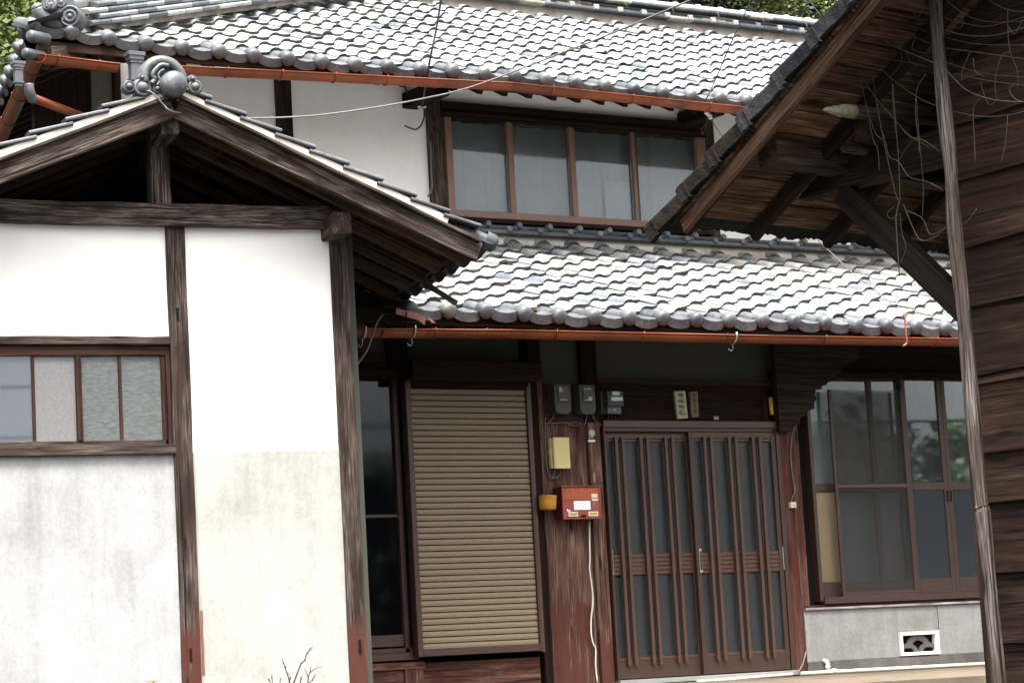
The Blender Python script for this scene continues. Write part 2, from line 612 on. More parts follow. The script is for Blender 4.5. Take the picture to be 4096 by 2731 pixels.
G_RIPPLE = glass('rippled_glass', (.6, .65, .62), .12, see=.12, body=(.10, .108, .104), bump=.9, bscale=(90, 22, 22), mottle=.25)
G_DOOR = glass('pebbled_door_glass', (.5, .52, .52), .2, see=.3, body=(.034, .0365, .037), bump=.8, bscale=(90, 90, 90), mottle=.2)
CURTAIN = plain('grey_curtain', (.34, .36, .35), .9, spec=.05, var=.22, scale=1.3)
CURTAIN_GLOW = plain('pale_curtain_and_glow', (.36, .375, .36), .9, spec=.05, var=.1, scale=3)
PAPER = plain('warm_paper', (.85, .56, .33), .9, spec=.05, var=.05)
FILM = plain('plastic_film', (.05, .054, .06), .45, spec=.25, var=.3, scale=5, bump=.6)
SCREEN = glass('insect_screen', (.9, .9, .9), .6, see=.78, body=(.075, .075, .072), fres=1.05)
CABLE_W = plain('grey_cable', (.115, .113, .105), .55)
CABLE_B = plain('black_cable', (.012, .012, .012), .5)
CABLE_T = plain('dull_cable', (.10, .085, .075), .6)
WHITE = plain('white_paint', (.8, .8, .78), .4, var=.04)
PVC = plain('cream_pvc', (.72, .66, .52), .4, var=.05, dirt=(.4, .34, .25), dirt_at=.68)
YELLOWBOX = plain('cream_yellow_plastic', (.64, .52, .24), .45, var=.06)
METER = plain('olive_meter_case', (.05, .052, .036), .5, var=.15)
SMART = plain('dark_grey_case', (.035, .037, .04), .45)
LCD = plain('pale_display', (.42, .48, .50), .25)
MAILRED = plain('faded_red_steel', (.27, .052, .030), .5, var=.22, scale=9, dirt=(.16, .05, .045), dirt_at=.56)
MAILDK = plain('dark_red_steel', (.07, .006, .006), .5, var=.2)
AMBER = plain('amber_plastic', (.40, .20, .022), .25, var=.25, scale=9, spec=.5)
INK = plain('dark_ink', (.03, .02, .018), .7)
YELLOW = plain('yellow_plastic', (.55, .36, .015), .4)
STICKER = plain('grey_sticker', (.36, .40, .36), .6)
PLAQUE = plain('cream_stone', (.42, .39, .28), .7, var=.12)
PLAQUE2 = plain('aged_wood_plate', (.17, .135, .10), .8, var=.2)
COPPER = plain('red_flashing', (.19, .06, .042), .45, var=.2)
NETC = plain('green_grey_twine', (.030, .034, .022), .85, var=.25, dirt=(.08, .06, .04), dirt_at=.6)
TWIG = plain('twig_bark', (.05, .03, .022), .8)
LEAFG = plain('leaf_green', (.045, .085, .010), .6, var=.35, scale=2, vary=(.6, 1.4))
LEAFY = plain('leaf_yellow_green', (.075, .10, .014), .6, var=.35, scale=2, vary=(.6, 1.4))
LEAFD = plain('leaf_dark', (.007, .013, .0035), .6, var=.3, scale=2)
BARK = plain('bark', (.07, .055, .042), .9, var=.3, bump=.6)
SOIL = plain('hillside_soil', (.016, .019, .007), .95, var=.3, scale=1.2)
# ------------------------------------------------------------------ ground and terrace
def sheet(name, x0, x1, y0, y1, z, mat, kind='structure', n=1, f=None):
    vs = [(x0 + (x1 - x0) * i / n, y0 + (y1 - y0) * j / n, z + (f(x0 + (x1 - x0) * i / n, y0 + (y1 - y0) * j / n) if f else 0)) for j in range(n + 1) for i in range(n + 1)]
    fs = [(j * (n + 1) + i, j * (n + 1) + i + 1, (j + 1) * (n + 1) + i + 1, (j + 1) * (n + 1) + i) for j in range(n) for i in range(n)]
    o = obj(name, vs, fs, mat, None, smooth=True)
    return tag(o, kind=kind)


GZ = -1.30
sheet('ground', -400, 400, -400, 400, GZ, P_GROUND)
# sloping concrete apron before the house, with its edge
_az_ = lambda x: -.072 - .0053 * (x - 1.68)
_ap = [(-9, 0.3, _az_(-9)), (14, 0.3, _az_(14)), (14, -.02, _az_(14)), (-9, -.02, _az_(-9)), (14, -1.5, _az_(14) - .07), (-9, -1.5, _az_(-9) - .07), (14, -1.5, GZ - .1), (-9, -1.5, GZ - .1)]
tag(obj('concrete_apron', _ap, [(0, 3, 2, 1), (3, 5, 4, 2), (5, 7, 6, 4)], P_APRON), kind='structure')

# ------------------------------------------------------------------ roof tiles
PROF = [(-.012, .002), (-.003, .022), (.024, .037), (.058, .038), (.088, .025), (.118, .006), (.165, -.009), (.226, -.014), (.278, -.007), (.309, .006)]
TW, TL, TT = .309, .272, .025


def tile_geo(sx=1.0, eave=False, short=1.0):
    """One pantile: roll on the left, trough on the right. Nose at local y = 0."""
    vs, fs, sm = [], [], []
    L = TL * short
    P = [(x * sx, z) for x, z in PROF]
    n = len(P)
    rise = .030
    for (x, z) in P:
        vs.append((x, 0, z + rise))
    for (x, z) in P:
        vs.append((x, L, z))
    for i in range(n - 1):
        fs.append((i, i + 1, n + i + 1, n + i)); sm.append(1)
    o = len(vs)
    drop = TT
    for (x, z) in P:
        vs.append((x, 0, z + rise))
    for k, (x, z) in enumerate(P):
        dd = drop + (.045 if eave and k >= 4 else 0)
        vs.append((x, .004 if not eave else -.004, z + rise - dd))
    for i in range(n - 1):
        fs.append((o + n + i, o + n + i + 1, o + i + 1, o + i)); sm.append(2)
    o = len(vs)                       # left cheek of the roll
    vs += [(P[0][0], 0, P[0][1] + rise), (P[0][0], L, P[0][1]), (P[0][0], L, P[0][1] - TT - .008), (P[0][0], 0, P[0][1] + rise - TT - .004)]
    fs.append((o, o + 1, o + 2, o + 3)); sm.append(2)
    if eave:                          # underside of the lip and the round end boss
        o = len(vs)
        for k, (x, z) in enumerate(P):
            vs.append((x, -.004, z + rise - TT - (.045 if k >= 4 else 0)))
        for (x, z) in P:
            vs.append((x, .05, z + rise - TT - .003))
        for i in range(n - 1):
            fs.append((o + i, o + n + i, o + n + i + 1, o + i + 1)); sm.append(0)
        cx_, cz_, R = .046 * sx, .026, .059
        o = len(vs)
        rings = [(R, .05), (R, -.014), (R * .93, -.026), (R * .66, -.037), (R * .3, -.042)]
        m_ = 14
        for (r, y) in rings:
            for j in range(m_):
                a = 2 * math.pi * j / m_
                vs.append((cx_ + r * math.cos(a), y, cz_ + r * math.sin(a)))
        for i in range(len(rings) - 1):
            for j in range(m_):
                a, c = o + i * m_ + j, o + i * m_ + (j + 1) % m_
                fs.append((a, c, c + m_, a + m_)); sm.append(1)
        fs.append(tuple(o + (len(rings) - 1) * m_ + j for j in range(m_))); sm.append(1)
    return vs, fs, sm


def tile_mesh(name, sx, eave, mat):
    vs, fs, sm = tile_geo(sx, eave)
    me = bpy.data.meshes.new(name)
    me.from_pydata(vs, [], fs)
    me.materials.append(mat)
    if not eave and mat in (TILE, TILE_S):
        me.materials.append(TILE_F)                  # grime, lichen and the shade of upright faces put into the colour
    for p, s in zip(me.polygons, sm):
        p.use_smooth = s == 1
        if s == 2 and len(me.materials) > 1:
            p.material_index = 1
    me.update()
    return me


def roof_field(parent, org, A, S, pitch, ncol, nrow, rowp, keep, limit, sag=None, odd=.03, hide=None, eave=True, matE=None, dark_from=99):
    """Lay tiles: org = nose of the first tile, A across, S up the slope. Returns nothing; the largest `limit` tiles become pieces, the rest one field."""
    A, S = A.normalized(), S.normalized()
    N = A.cross(S).normalized()
    sx = pitch / TW
    me_t, me_e = tile_mesh('roof_tile', sx, False, TILE), tile_mesh('eave_tile', sx, True, matE or TILE_E)
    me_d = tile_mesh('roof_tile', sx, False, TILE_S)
    todo = []
    for r in range(nrow):
        for c in range(ncol):
            p = org + A * (pitch * c) + S * (rowp * r)
            if not keep(p + A * pitch * .5 + S * TL * .5):
                continue
            rr = random.Random(r * 991 + c * 7 + int(org.z * 100))
            big = rr.random() < odd
            j = .009 if big else .003
            p = p + A * rr.uniform(-j, j) + S * rr.uniform(-j * 1.3, j * 1.3) + N * (rr.uniform(0, j))
            if sag:
                p = p + Z * sag(p)
            rot = Matrix.Rotation(rr.uniform(-1, 1) * (.05 if big else .012), 4, 'Z') @ Matrix.Rotation(rr.uniform(-1, 1) * (.045 if big else .012), 4, 'X') @ Matrix.Rotation(rr.uniform(-1, 1) * .008, 4, 'Y')
            M = basis(A, S, N, p) @ rot
            x, y, z = proj(p + S * .1 + A * .15)
            vis = -60 < x < 4150 and -60 < y < 2790 and not (hide and hide(x, y))
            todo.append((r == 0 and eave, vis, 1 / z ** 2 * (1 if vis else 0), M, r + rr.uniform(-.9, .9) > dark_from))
    tl = sorted([t for t in todo if not t[0] and t[1]], key=lambda t: -t[2])
    big = set(id(t) for t in tl[:limit])
    rest_v, rest_f, rest_s = [], [], []
    gv, gf, gs = tile_geo(sx, False)
    for t in todo:
        if t[0]:
            inst('eave_tile', me_e, t[3], parent)
        elif id(t) in big:
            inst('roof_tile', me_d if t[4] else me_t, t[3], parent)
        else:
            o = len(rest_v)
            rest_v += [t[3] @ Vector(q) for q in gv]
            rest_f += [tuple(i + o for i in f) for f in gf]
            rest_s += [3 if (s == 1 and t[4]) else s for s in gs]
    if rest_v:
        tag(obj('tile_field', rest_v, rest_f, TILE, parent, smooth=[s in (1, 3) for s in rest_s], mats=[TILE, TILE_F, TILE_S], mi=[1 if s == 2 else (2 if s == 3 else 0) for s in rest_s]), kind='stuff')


MAIN = thing('main_house', 'old two-storey house with grey tiled roofs and red-brown gutters behind the other buildings', 'house', (1.0, 2.0, -.05))

# ---- lower roof
LM = .405
LOW = part('lower_roof', MAIN, (1, .3, 3.1))
_x0 = HF.onb(cp(2, 1, 90, 1310), -1.03)[0]
_cs = 1 / math.sqrt(1 + LM * LM)
S_LOW = Vector((0, _cs, LM * _cs))
LOW_ORG = Vector((_x0 - .046 - .309 * 8, -1.03, 2.605))
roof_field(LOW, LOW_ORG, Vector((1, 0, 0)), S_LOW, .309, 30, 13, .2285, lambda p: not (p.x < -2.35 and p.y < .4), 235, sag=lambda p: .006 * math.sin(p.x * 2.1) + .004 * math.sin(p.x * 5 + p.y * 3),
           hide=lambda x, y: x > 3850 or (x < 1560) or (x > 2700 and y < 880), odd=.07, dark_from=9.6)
# clay bed and boards under the tiles
def slope_slab(name, x0, x1, y0, z0, y1, z1, t, mat, parent):
    vs = [(x0, y0, z0), (x1, y0, z0), (x1, y1, z1), (x0, y1, z1), (x0, y0, z0 - t), (x1, y0, z0 - t), (x1, y1, z1 - t), (x0, y1, z1 - t)]
    return obj(name, vs, [(0, 1, 2, 3), (7, 6, 5, 4), (4, 5, 1, 0), (6, 7, 3, 2), (5, 6, 2, 1), (7, 4, 0, 3)], mat, parent)


slope_slab('clay_bed', -4.2, 6.6, -.96, 2.605, 1.85, 2.605 + LM * 2.81, .03, ROOFBED, LOW)
for i in range(46):                         # rafters under the lower eave
    x = -3.6 + i * .22
    if x > 4.6:
        break
    beam('rafter', (x, -.93, 2.605 - .075 + LM * .03), (x, .2, 2.605 - .075 + LM * 1.16), .05, .06, W_DARK, LOW)
n_b = 6
for i in range(n_b):                        # eave boards seen from below
    y0 = -.97 + i * .19
    z = 2.605 - .034 + LM * (y0 + .96 + .09)
    beam('eave_board', (-4.0, y0 + .09, z), (6.4, y0 + .09, z), .186, .014, W_SOOT, LOW, up=Vector((0, -LM, 1)))
fbox(HF, 'fascia', -3.4, 6.4, -.99, -.955, 2.535, 2.60, W_DARK, LOW)
# ridge bars and mortar where the lower roof meets the wall
zt = 2.605 + LM * (1.72 + 1.03)
obj('mortar_bed', [(-1.5, 1.52, zt - .10), (6.5, 1.52, zt - .10), (6.5, 1.60, zt + .045), (-1.5, 1.60, zt + .045), (-1.5, 1.80, zt + .055), (6.5, 1.80, zt + .055)], [(0, 1, 2, 3), (3, 2, 5, 4)], MORTAR, LOW)
for rw, (yy, zz_) in enumerate(((1.585, zt + .062), (1.665, zt + .115))):
    for i in range(25):
        xx = -1.35 + i * .309 + rw * .155
        beam('ridge_bar', (xx, yy, zz_), (xx + .305, yy, zz_), .12, .036, TILE_D if (i * 7 + rw) % 4 else TILE_E, LOW, up=Vector((0, -.25, 1)), bev=.01)
        if -1.2 < xx < 5.6:
            lathe('bar_clip', [(.03, 0), (.03, .075), (.022, .085)], axis_mat((0, -1, .12), (xx, yy + .01, zz_ + .006)), TILE_E, LOW, 10)

# ---- upper roof
UM = .5
UP = part('upper_roof', MAIN, (1, 2.5, 5.5))
_cu = 1 / math.sqrt(1 + UM * UM)
S_UP = Vector((0, _cu, UM * _cu))
_xu = HF.onb(cp(1, 0, 905, 585), .80)[0]
UP_ORG = Vector((_xu - .044 - .2965 * 9, .80, 4.865))
hipx = lambda y: -3.53 + 1.38 * (y - 1.25)
UPSAG = lambda p: .05 * max(0, (-2.9 - p.x) / 1.3) ** 2 + .018 * math.exp(-((p.x + .2) / 1.3) ** 2) * max(0, 1 - (p.y - .8) / 2) + .006 * math.sin(p.x * 1.7 + p.y * 2)
roof_field(UP, UP_ORG, Vector((1, 0, 0)), S_UP, .2965, 42, 17, .2195, lambda p: p.x > hipx(p.y) - .22 and p.x < 7.6, 175, sag=UPSAG, odd=.10,
           hide=lambda x, y: x > 3300)
vs = [(-4.15, .86, 4.86), (8.2, .86, 4.86), (8.2, 4.2, 4.86 + UM * 3.34), (.55, 4.2, 4.86 + UM * 3.34)]
obj('clay_bed', vs + [(x, y, z - .03) for x, y, z in vs], [(0, 1, 2, 3), (7, 6, 5, 4), (4, 5, 1, 0), (5, 6, 2, 1), (6, 7, 3, 2), (7, 4, 0, 3)], ROOFBED, UP)
# hip slope on the left, running back along the skewed side
SD = Vector((.233, .972, 0)).normalized()
CORN = Vector((-4.36, .60, 4.83))
SIDE_UP = Vector((.972, -.233, .46)).normalized()
me_se = tile_mesh('eave_tile', .96, True, TILE_E)
me_st = tile_mesh('roof_tile', .96, False, TILE)
for i in range(13):
    for r in range(3):
        p = CORN + SD * (.12 + .297 * (i + 1)) + SIDE_UP * (.22 * r) + Z * (.02 + .08 * max(0, 1 - i / 3) ** 2)
        A_, S_ = -SD, SIDE_UP
        if r > i:
            continue
        M = basis(A_, S_, A_.cross(S_).normalized(), p)
        inst('eave_tile' if r == 0 else 'roof_tile', me_se if r == 0 else me_st, M, UP)
q0, q1 = CORN + Vector((.1, .05, -.01)), CORN + SD * 4.2 + Vector((.1, 0, -.01))
obj('clay_bed', [q0 + SD * .3, q1, q1 + SIDE_UP * 2.0, q0 + SD * 1.6 + SIDE_UP * .7], [(0, 1, 2, 3)], ROOFBED, UP)
# soffit of the upper eave
n_b = 6
for i in range(n_b):
    y0 = .84 + i * .175
    z = 4.86 - .036 + UM * (y0 - .86 + .08)
    beam('eave_board', (max(-4.15, hipx(y0 + .17) + .25), y0 + .085, z), (8.0, y0 + .085, z), .17, .014, W_SOOT, UP, up=Vector((0, -UM, 1)))
for i in range(42):
    x = -4.0 + i * .24
    if x > 4.4:
        break
    ye = min(1.8, 1.25 + (x + 3.53) / 1.38)
    if ye < .98:
        continue
    beam('rafter', (x, .90, 4.86 - .078 + UM * .04), (x, ye, 4.86 - .078 + UM * (ye - .86)), .05, .062, W_DARK, UP)
fbox(HF, 'fascia', -4.2, 8.0, .835, .865, 4.795, 4.868, W_SOOT, UP)
# side eave: soffit, rafters, fascia
qa, qb = CORN + Vector((.08, .05, -.07)), CORN + SD * 4.2 + Vector((.08, 0, -.07))
obj('side_soffit', [qa + SD * .15, qb, qb + SIDE_UP * 1.0, qa + SIDE_UP * 1.0 + SD * 1.5], [(0, 3, 2, 1)], W_SOOT, UP)
beam('fascia', qa, qb, .03, .08, W_SOOT, UP)
for i in range(14):
    s_ = .15 + i * .28
    p = qa + SD * s_ - Z * .04
    beam('rafter', p, p + SIDE_UP * min(1.0, s_ * .55), .05, .06, W_SOOT, UP)
beam('hip_rafter', CORN + Vector((.16, .16, -.12)), CORN + Vector((1.2, .95, .22)), .12, .16, W_POST, UP)
# hip ridge: stacked bars climbing to the main ridge
HP0, HP1 = Vector((-3.95, .98, 5.06)), Vector((.75, 4.3, 6.78))
hd = (HP1 - HP0)
hl = hd.length
hd.normalize()
hs_ = Vector((hd.y, -hd.x, 0)).normalized()
obj('mortar_bed', [HP0 + hs_ * .11 - Z * .10, HP1 + hs_ * .11 - Z * .10, HP1 + hs_ * .085 + Z * .02, HP0 + hs_ * .085 + Z * .02, HP1 - hs_ * .14, HP0 - hs_ * .14], [(0, 1, 2, 3), (3, 2, 4, 5)], MORTAR, UP)
for lay in range(4):
    for i in range(int(hl / .29)):
        s0 = i * .29 + (lay % 2) * .14 + .1
        for sgn in (1,) if s0 < 4.5 else ():
            c_ = HP0 + hd * (s0 + .14) + hs_ * (.125 - .012 * lay) + Z * (-.03 + .047 * lay)
            beam('ridge_bar', c_ - hd * .14, c_ + hd * .14, .10, .036, (TILE_E, TILE, TILE)[(i + lay) % 3], UP, up=Z + hs_ * .25, bev=.009)
for i in range(int(hl / .27)):
    c_ = HP0 + hd * (i * .27) + Z * .15
    lathe('ridge_cap', [(.085, 0), (.088, .03), (.078, .04), (.078, .27)], axis_mat(hd, c_), TILE, UP, 12)
# main ridge
RZ, RY = 4.865 + UM * 3.36, 4.16
obj('mortar_bed', [(.2, RY - .16, RZ - .085), (8.2, RY - .16, RZ - .085), (8.2, RY - .11, RZ + .07), (.2, RY - .11, RZ + .07), (8.2, RY + .2, RZ + .07), (.2, RY + .2, RZ + .07)], [(0, 1, 2, 3), (3, 2, 4, 5)], MORTAR, UP)
rb = (TILE_E, TILE_D, TILE_D, TILE_E)
for lay in range(4):
    for i in range(26):
        xx = .2 + i * .30 + (lay % 2) * .15
        yy, zz_ = RY - (.15, .10, .085, .12)[lay], RZ + .075 + .036 * lay
        if lay == 3:
            zz_ += .008
        beam('ridge_bar', (xx, yy, zz_), (xx + .295, yy, zz_), (.12, .10, .09, .14)[lay], .031, rb[lay] if (i * 5 + lay) % 6 else MORTAR, UP, bev=.008)
for i in range(28):
    xx = .25 + i * .29
    beam('bar_clip', (xx, RY - .21, RZ + .09), (xx + .055, RY - .21, RZ + .09), .03, .05, TILE, UP, bev=.008)
    lathe('ridge_cap', [(.055, 0), (.055, .25), (.068, .252), (.068, .285), (.055, .288)], axis_mat((1, 0, 0), (xx, RY - .02, RZ + .235)), TILE, UP, 12)
    if i % 2 == 0:
        tube('tie_wire', [(xx + .1, RY - .17, RZ + .225), (xx + .11, RY - .222, RZ + .115)], .0035, CABLE_T, UP, 4)

# ridge-end ornament at the hip corner: an upturned horn, a scroll drum and a plate
ORN = part('ridge_end_ornament', UP, (-4.05, .9, 5.1))
hp = [HF.pt(*[HF.onb(cp(0, 0, x, y), .85)[0], .85, HF.onb(cp(0, 0, x, y), .85)[1]]) for x, y in ((345, 80), (375, 140), (430, 195), (510, 230), (620, 255))]
tube('horn', smooth_path(hp, 4), .06, TILE_E, ORN, 12, radii=[.050 + .012 * math.sin(i / 16 * math.pi) for i in range(17)])
lathe('horn_tip', [(.05, 0), (.045, .02), (.028, .036), (.006, .043)], axis_mat((hp[0] - hp[1]), hp[0]), TILE_E, ORN, 12)
a_, z_ = HF.onb(cp(0, 0, 640, 148), .75)
DM = axis_mat((-.55, -.8, -.05), (a_, .75, z_))
lathe('scroll_drum', [(.086, -.2), (.086, -.02), (.08, .0), (.068, .004), (.062, -.012), (.05, -.012), (.046, .004), (.034, .006), (.03, -.008), (.02, -.006), (.014, .008), (.003, .01)], DM, TILE_E, ORN, 18)
a_, z_ = HF.onb(cp(0, 0, 520, 90), .82)
prism('ornament_plate', [(-.10, -.09), (.13, -.09), (.15, .02), (.11, .15), (.03, .2), (-.05, .17), (-.10, .05)], axis_mat((-.55, -.82, 0), (a_, .84, z_)), .03, TILE_D, ORN)
for x, y, r in ((470, 40, .045), (560, 20, .05), (610, 55, .035), (430, 60, .03)):
    a_, z_ = HF.onb(cp(0, 0, x, y), .79)
    lathe('curl', [(r, -.04), (r, .0), (r * .75, .012), (r * .5, -.004), (r * .3, .008), (.002, .012)], axis_mat((-.55, -.82, .1), (a_, .79, z_)), TILE_E, ORN, 12)
# row of drop ends along the side corner
for x, y, r in ((310, 310, .045), (265, 470, .042)):
    a_, z_ = HF.onb(cp(0, 0, x, y), .55)
    lathe('corner_boss', [(r, -.16), (r, .0), (r * .8, .014), (r * .3, .02)], axis_mat((-.93, -.35, 0), (a_, .62, z_)), TILE_E, ORN, 12)


# ------------------------------------------------------------------ gutters
def gutter(name, p, q, parent, r=.055, nbr=6, bracket=True):
    """Half-round gutter open to the sky, with joints and hangers."""
    p, q = Vector(p), Vector(q)
    d = (q - p)
    L = d.length
    d.normalize()
    s = Vector((d.y, -d.x, 0)).normalized()
    u = s.cross(d)
    if u.z < 0:
        u = -u
    vs, fs = [], []
    n = 10
    outer = [(r * math.cos(math.pi + math.pi * j / n), r * math.sin(math.pi + math.pi * j / n)) for j in range(n + 1)]
    inner = [(x * .93, y * .93) for x, y in reversed(outer)]
    ring = [(-r - .006, .003), (-r - .006, -.006)] + outer + [(r + .006, -.006), (r + .006, .003)] + inner
    m_ = len(ring)
    for t in (0, L):
        for (x, y) in ring:
            vs.append(p + d * t + s * x + u * y)
    for j in range(m_):
        fs.append((j, (j + 1) % m_, m_ + (j + 1) % m_, m_ + j))
    fs.append(tuple(range(m_)))
    fs.append(tuple(range(2 * m_ - 1, m_ - 1, -1)))
    c0 = (p + q) / 2
    G = obj(name, [x - c0 for x in vs], fs, GUTTER, parent, Matrix.Translation(c0), smooth=[0] + [1] * (n + 3) + [0] * (m_ - n - 4) + [0, 0])
    for i in range(nbr):
        t = L * (i + .5) / nbr
        pts = [p + d * t + s * ((r + .004) * math.cos(math.pi + math.pi * j / 8)) + u * ((r + .004) * math.sin(math.pi + math.pi * j / 8)) for j in range(9)]
        tube('hanger', [pts[0] + u * .02] + pts + [pts[-1] + u * .012], .0048, GUTTER, G, 5)
    return G


gy = -1.085
gl = [HF.onb(px, gy - .055) for px in ((1421, 1312), (2048, 1319.5), (3072, 1342), (3850, 1352))]
GZL = gl[0][1]
xs_ = [-2.75, gl[1][0], gl[2][0], 4.2]
zs_ = [gl[0][1] - .004, gl[1][1], gl[2][1], gl[3][1] + .012]
for i in range(3):
    gutter('gutter', (xs_[i], gy, zs_[i]), (xs_[i + 1], gy, zs_[i + 1]), MAIN, .056, 3)
# steel strap hangers with hooks
for px in (cp(1, 1, 1005, 1450), cp(1, 1, 1462, 1445), cp(2, 1, 2062, 1505)):
    a_, z_ = HF.onb(px, gy - .06)
    pts = [Vector((a_, gy, z_)) + Vector((0, .064 * math.cos(math.pi + math.pi * j / 8), .064 * math.sin(math.pi + math.pi * j / 8))) for j in range(9)]
    tube('strap', [pts[0] + Z * .02] + pts, .007, STEEL, MAIN, 5)
    tube('strap_hook', smooth_path([pts[4], pts[4] + Vector((.004, 0, -.03)), pts[4] + Vector((-.008, .01, -.05)), pts[4] + Vector((-.028, .02, -.03))], 4), .003, STEEL, MAIN, 5)
gu = [HF.onb(px, .70) for px in ((745, 267), (1024, 279), (2048, 331.5), (2990, 428))]
xs_ = [gu[0][0] - .35, gu[1][0], gu[2][0], 4.6]
zs_ = [gu[0][1] - .012, gu[1][1], gu[2][1], gu[3][1] - .03]
for i in range(3):
    gutter('gutter', (xs_[i], .755, zs_[i]), (xs_[i + 1], .755, zs_[i + 1]), MAIN, .056, (2, 5, 6)[i])
g0, g1 = HF.onb(cp(0, 0, 335, 500), .62), HF.onb(cp(0, 0, 1085, 590), .72)
gutter('gutter', (g0[0], .66, g0[1]), (g1[0], .76, g1[1]), MAIN, .056, 2)
gp = Vector((g0[0] + .01, .62, g0[1] - .005))
gutter('gutter', gp, gp + SD * 3.6 - Z * .10, MAIN, .056, 5)


def hopper(px, Y, s, lean=0.0):
    """Ornamental rain-water head: flared cap, narrow neck, square foot."""
    a, z = HF.onb(px, Y)
    H = part('rain_hopper', MAIN, (a, Y, z))
    for k, (w, h0, h1) in enumerate(((.135, -.03, .0), (.118, -.06, -.03), (.10, -.085, -.06), (.085, -.20, -.085), (.10, -.22, -.20), (.07, -.25, -.22))):
        beam('hopper_body', (a, Y, z + h0 * s), (a, Y, z + h1 * s), w * s, w * s * .8, HOPPER, H, bev=.006)
    return a, z


hopper(cp(0, 0, 1235, 485), .76, 1.0)
ah, zh = hopper(cp(0, 0, 165, 570), .55, .72)
p_, q_ = HF.onb(cp(0, 0, 275, 890), .60), HF.onb(cp(0, 0, 760, 1075), 1.25)
tube('downpipe_elbow', smooth_path([(p_[0] - .005, .60, p_[1] + .09), (p_[0], .60, p_[1] + .03), (p_[0] + .04, .64, p_[1] - .01)], 4), .037, HOPPER, MAIN, 10)
tube('downpipe', [(p_[0] + .02, .62, p_[1]), (q_[0] + .1, 1.25, q_[1] - .03)], .032, GUTTER, MAIN, 10)
# ------------------------------------------------------------------ main house, upper floor
UY = 1.80
hx = lambda px, Y: HF.onb(px, Y)[0]
hz = lambda px, Y: HF.onb(px, Y)[1]


def wallp(name, x0, x1, z0, z1, Y, mat, t=.06, parent=None):
    return fbox(HF, name, x0, x1, Y, Y + t, z0, z1, mat, parent or MAIN, bev=.0005)


ux = {}
for nm, px in dict(p0l=cp(0, 0, 1030, 800), p0r=cp(0, 0, 1100, 800), p1l=cp(1, 0, 172, 900), p1r=cp(1, 0, 315, 900), p2l=cp(1, 0, 1560, 1150), p2r=cp(1, 0, 1703, 1150), w1=cp(2, 0, 1690, 1400), p3l=cp(2, 0, 1742, 1400), p3r=cp(2, 0, 1848, 1400)).items():
    ux[nm] = hx(px, UY)
wl, wr = ux['p2r'], ux['p3l']
zsill = hz((2300, 889), UY - .03)
ztop = 4.92
# plaster panels between the posts
xleft = hx(cp(0, 0, 700, 1000), UY) - .35
xdk = hx(cp(0, 0, 835, 850), UY)
fbox(HF, 'corner_shade_panel', xleft, xdk, UY - .01, UY + .05, 3.2, 5.2, W_DARK, MAIN)  # dark panel stands for the deep shade at the eave corner
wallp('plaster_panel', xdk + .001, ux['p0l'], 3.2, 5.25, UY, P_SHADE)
for x0, x1 in ((ux['p0r'], ux['p1l']), (ux['p1r'], ux['p2l'])):
    wallp('plaster_panel', x0, x1, 3.2, 5.25, UY, P_UPPER)
wallp('plaster_panel', ux['p3r'], 6.5, zt + .15, 5.25, UY, P_UPPER)
zl0 = hz(cp(2, 0, 800, 1070), UY)                       # underside of the plaster above the window
wallp('plaster_panel', wl - .03, wr + .03, zl0, 5.25, UY, P_UPPER)
for x0, x1 in ((ux['p0l'], ux['p0r']), (ux['p1l'], ux['p1r']), (ux['p2l'], ux['p2r']), (ux['p3l'] + .0, ux['p3r'])):
    fbox(HF, 'post', x0, x1, UY - .03, UY + .09, 3.3, 5.2, W_SOOT if x0 < ux['p2l'] else W_POST, MAIN, seg=5, jit=.0015)
# dark lintel over the window with its grooves
zl1 = hz(cp(2, 0, 800, 1190), UY - .06)
fbox(HF, 'lintel', wl - .02, wr + .02, UY - .055, UY + .02, zl1, zl0 + .004, W_DARK, MAIN)
fbox(HF, 'lintel_rail', wl, wr, UY - .075, UY - .056, zl1 + .03, zl1 + .055, W_DARK, MAIN)
# beam noses carrying the eave
for px, w in ((cp(1, 0, 1600, 850), .15), (cp(2, 0, 1780, 1030), .13)):
    a, z = HF.onb(px, 1.45)
    beam('beam_nose', (a, 1.9, z), (a, 1.28, z), w, .13, W_DARK, MAIN, cut=-.05, bev=.008)
# the four-pane window
WIN = part('upper_window', MAIN, ((wl + wr) / 2, UY, zsill))
zb0 = hz(cp(2, 1, 800, 497), UY - .04)
zb1 = hz(cp(2, 1, 800, 435), UY - .04)
zt1 = zl1
fbox(HF, 'sill', wl - .02, wr + .015, UY - .09, UY + .01, zb0 - .045, zb0 - .006, W_DARK, WIN)
fbox(HF, 'bottom_rail', wl, wr, UY - .05, UY + .02, zb0 - .004, zb1, ALU3, WIN)
st = [wl, hx(cp(2, 0, 15, 1500), UY - .03), None, None]
cuts = [hx(cp(2, 1, 8, 200), UY - .04), hx(cp(2, 1, 575, 200), UY - .04), hx(cp(2, 1, 1150, 250), UY - .04)]
fl = hx(cp(1, 0, 1740, 1400), UY - .04)
edges = [(wl, fl)] + [(c - .032, c + .032) for c in cuts] + [(hx(cp(2, 0, 1692, 1450), UY - .04), wr + .004)]
edges[0] = (wl, wl + .065)
for i, (x0, x1) in enumerate(edges):
    if i in (1, 2, 3):
        fbox(HF, 'stile', x0, x0 + .03, UY - .055, UY + .01, zb1 + .001, zt1, ALU3, WIN)
        fbox(HF, 'stile', x0 + .0315, x1, UY - .04, UY + .012, zb1 + .001, zt1, ALU3 if i != 3 else ALU, WIN)
    else:
        fbox(HF, 'stile', x0, x1, UY - .06, UY + .012, zb0, zt1, ALU3, WIN)
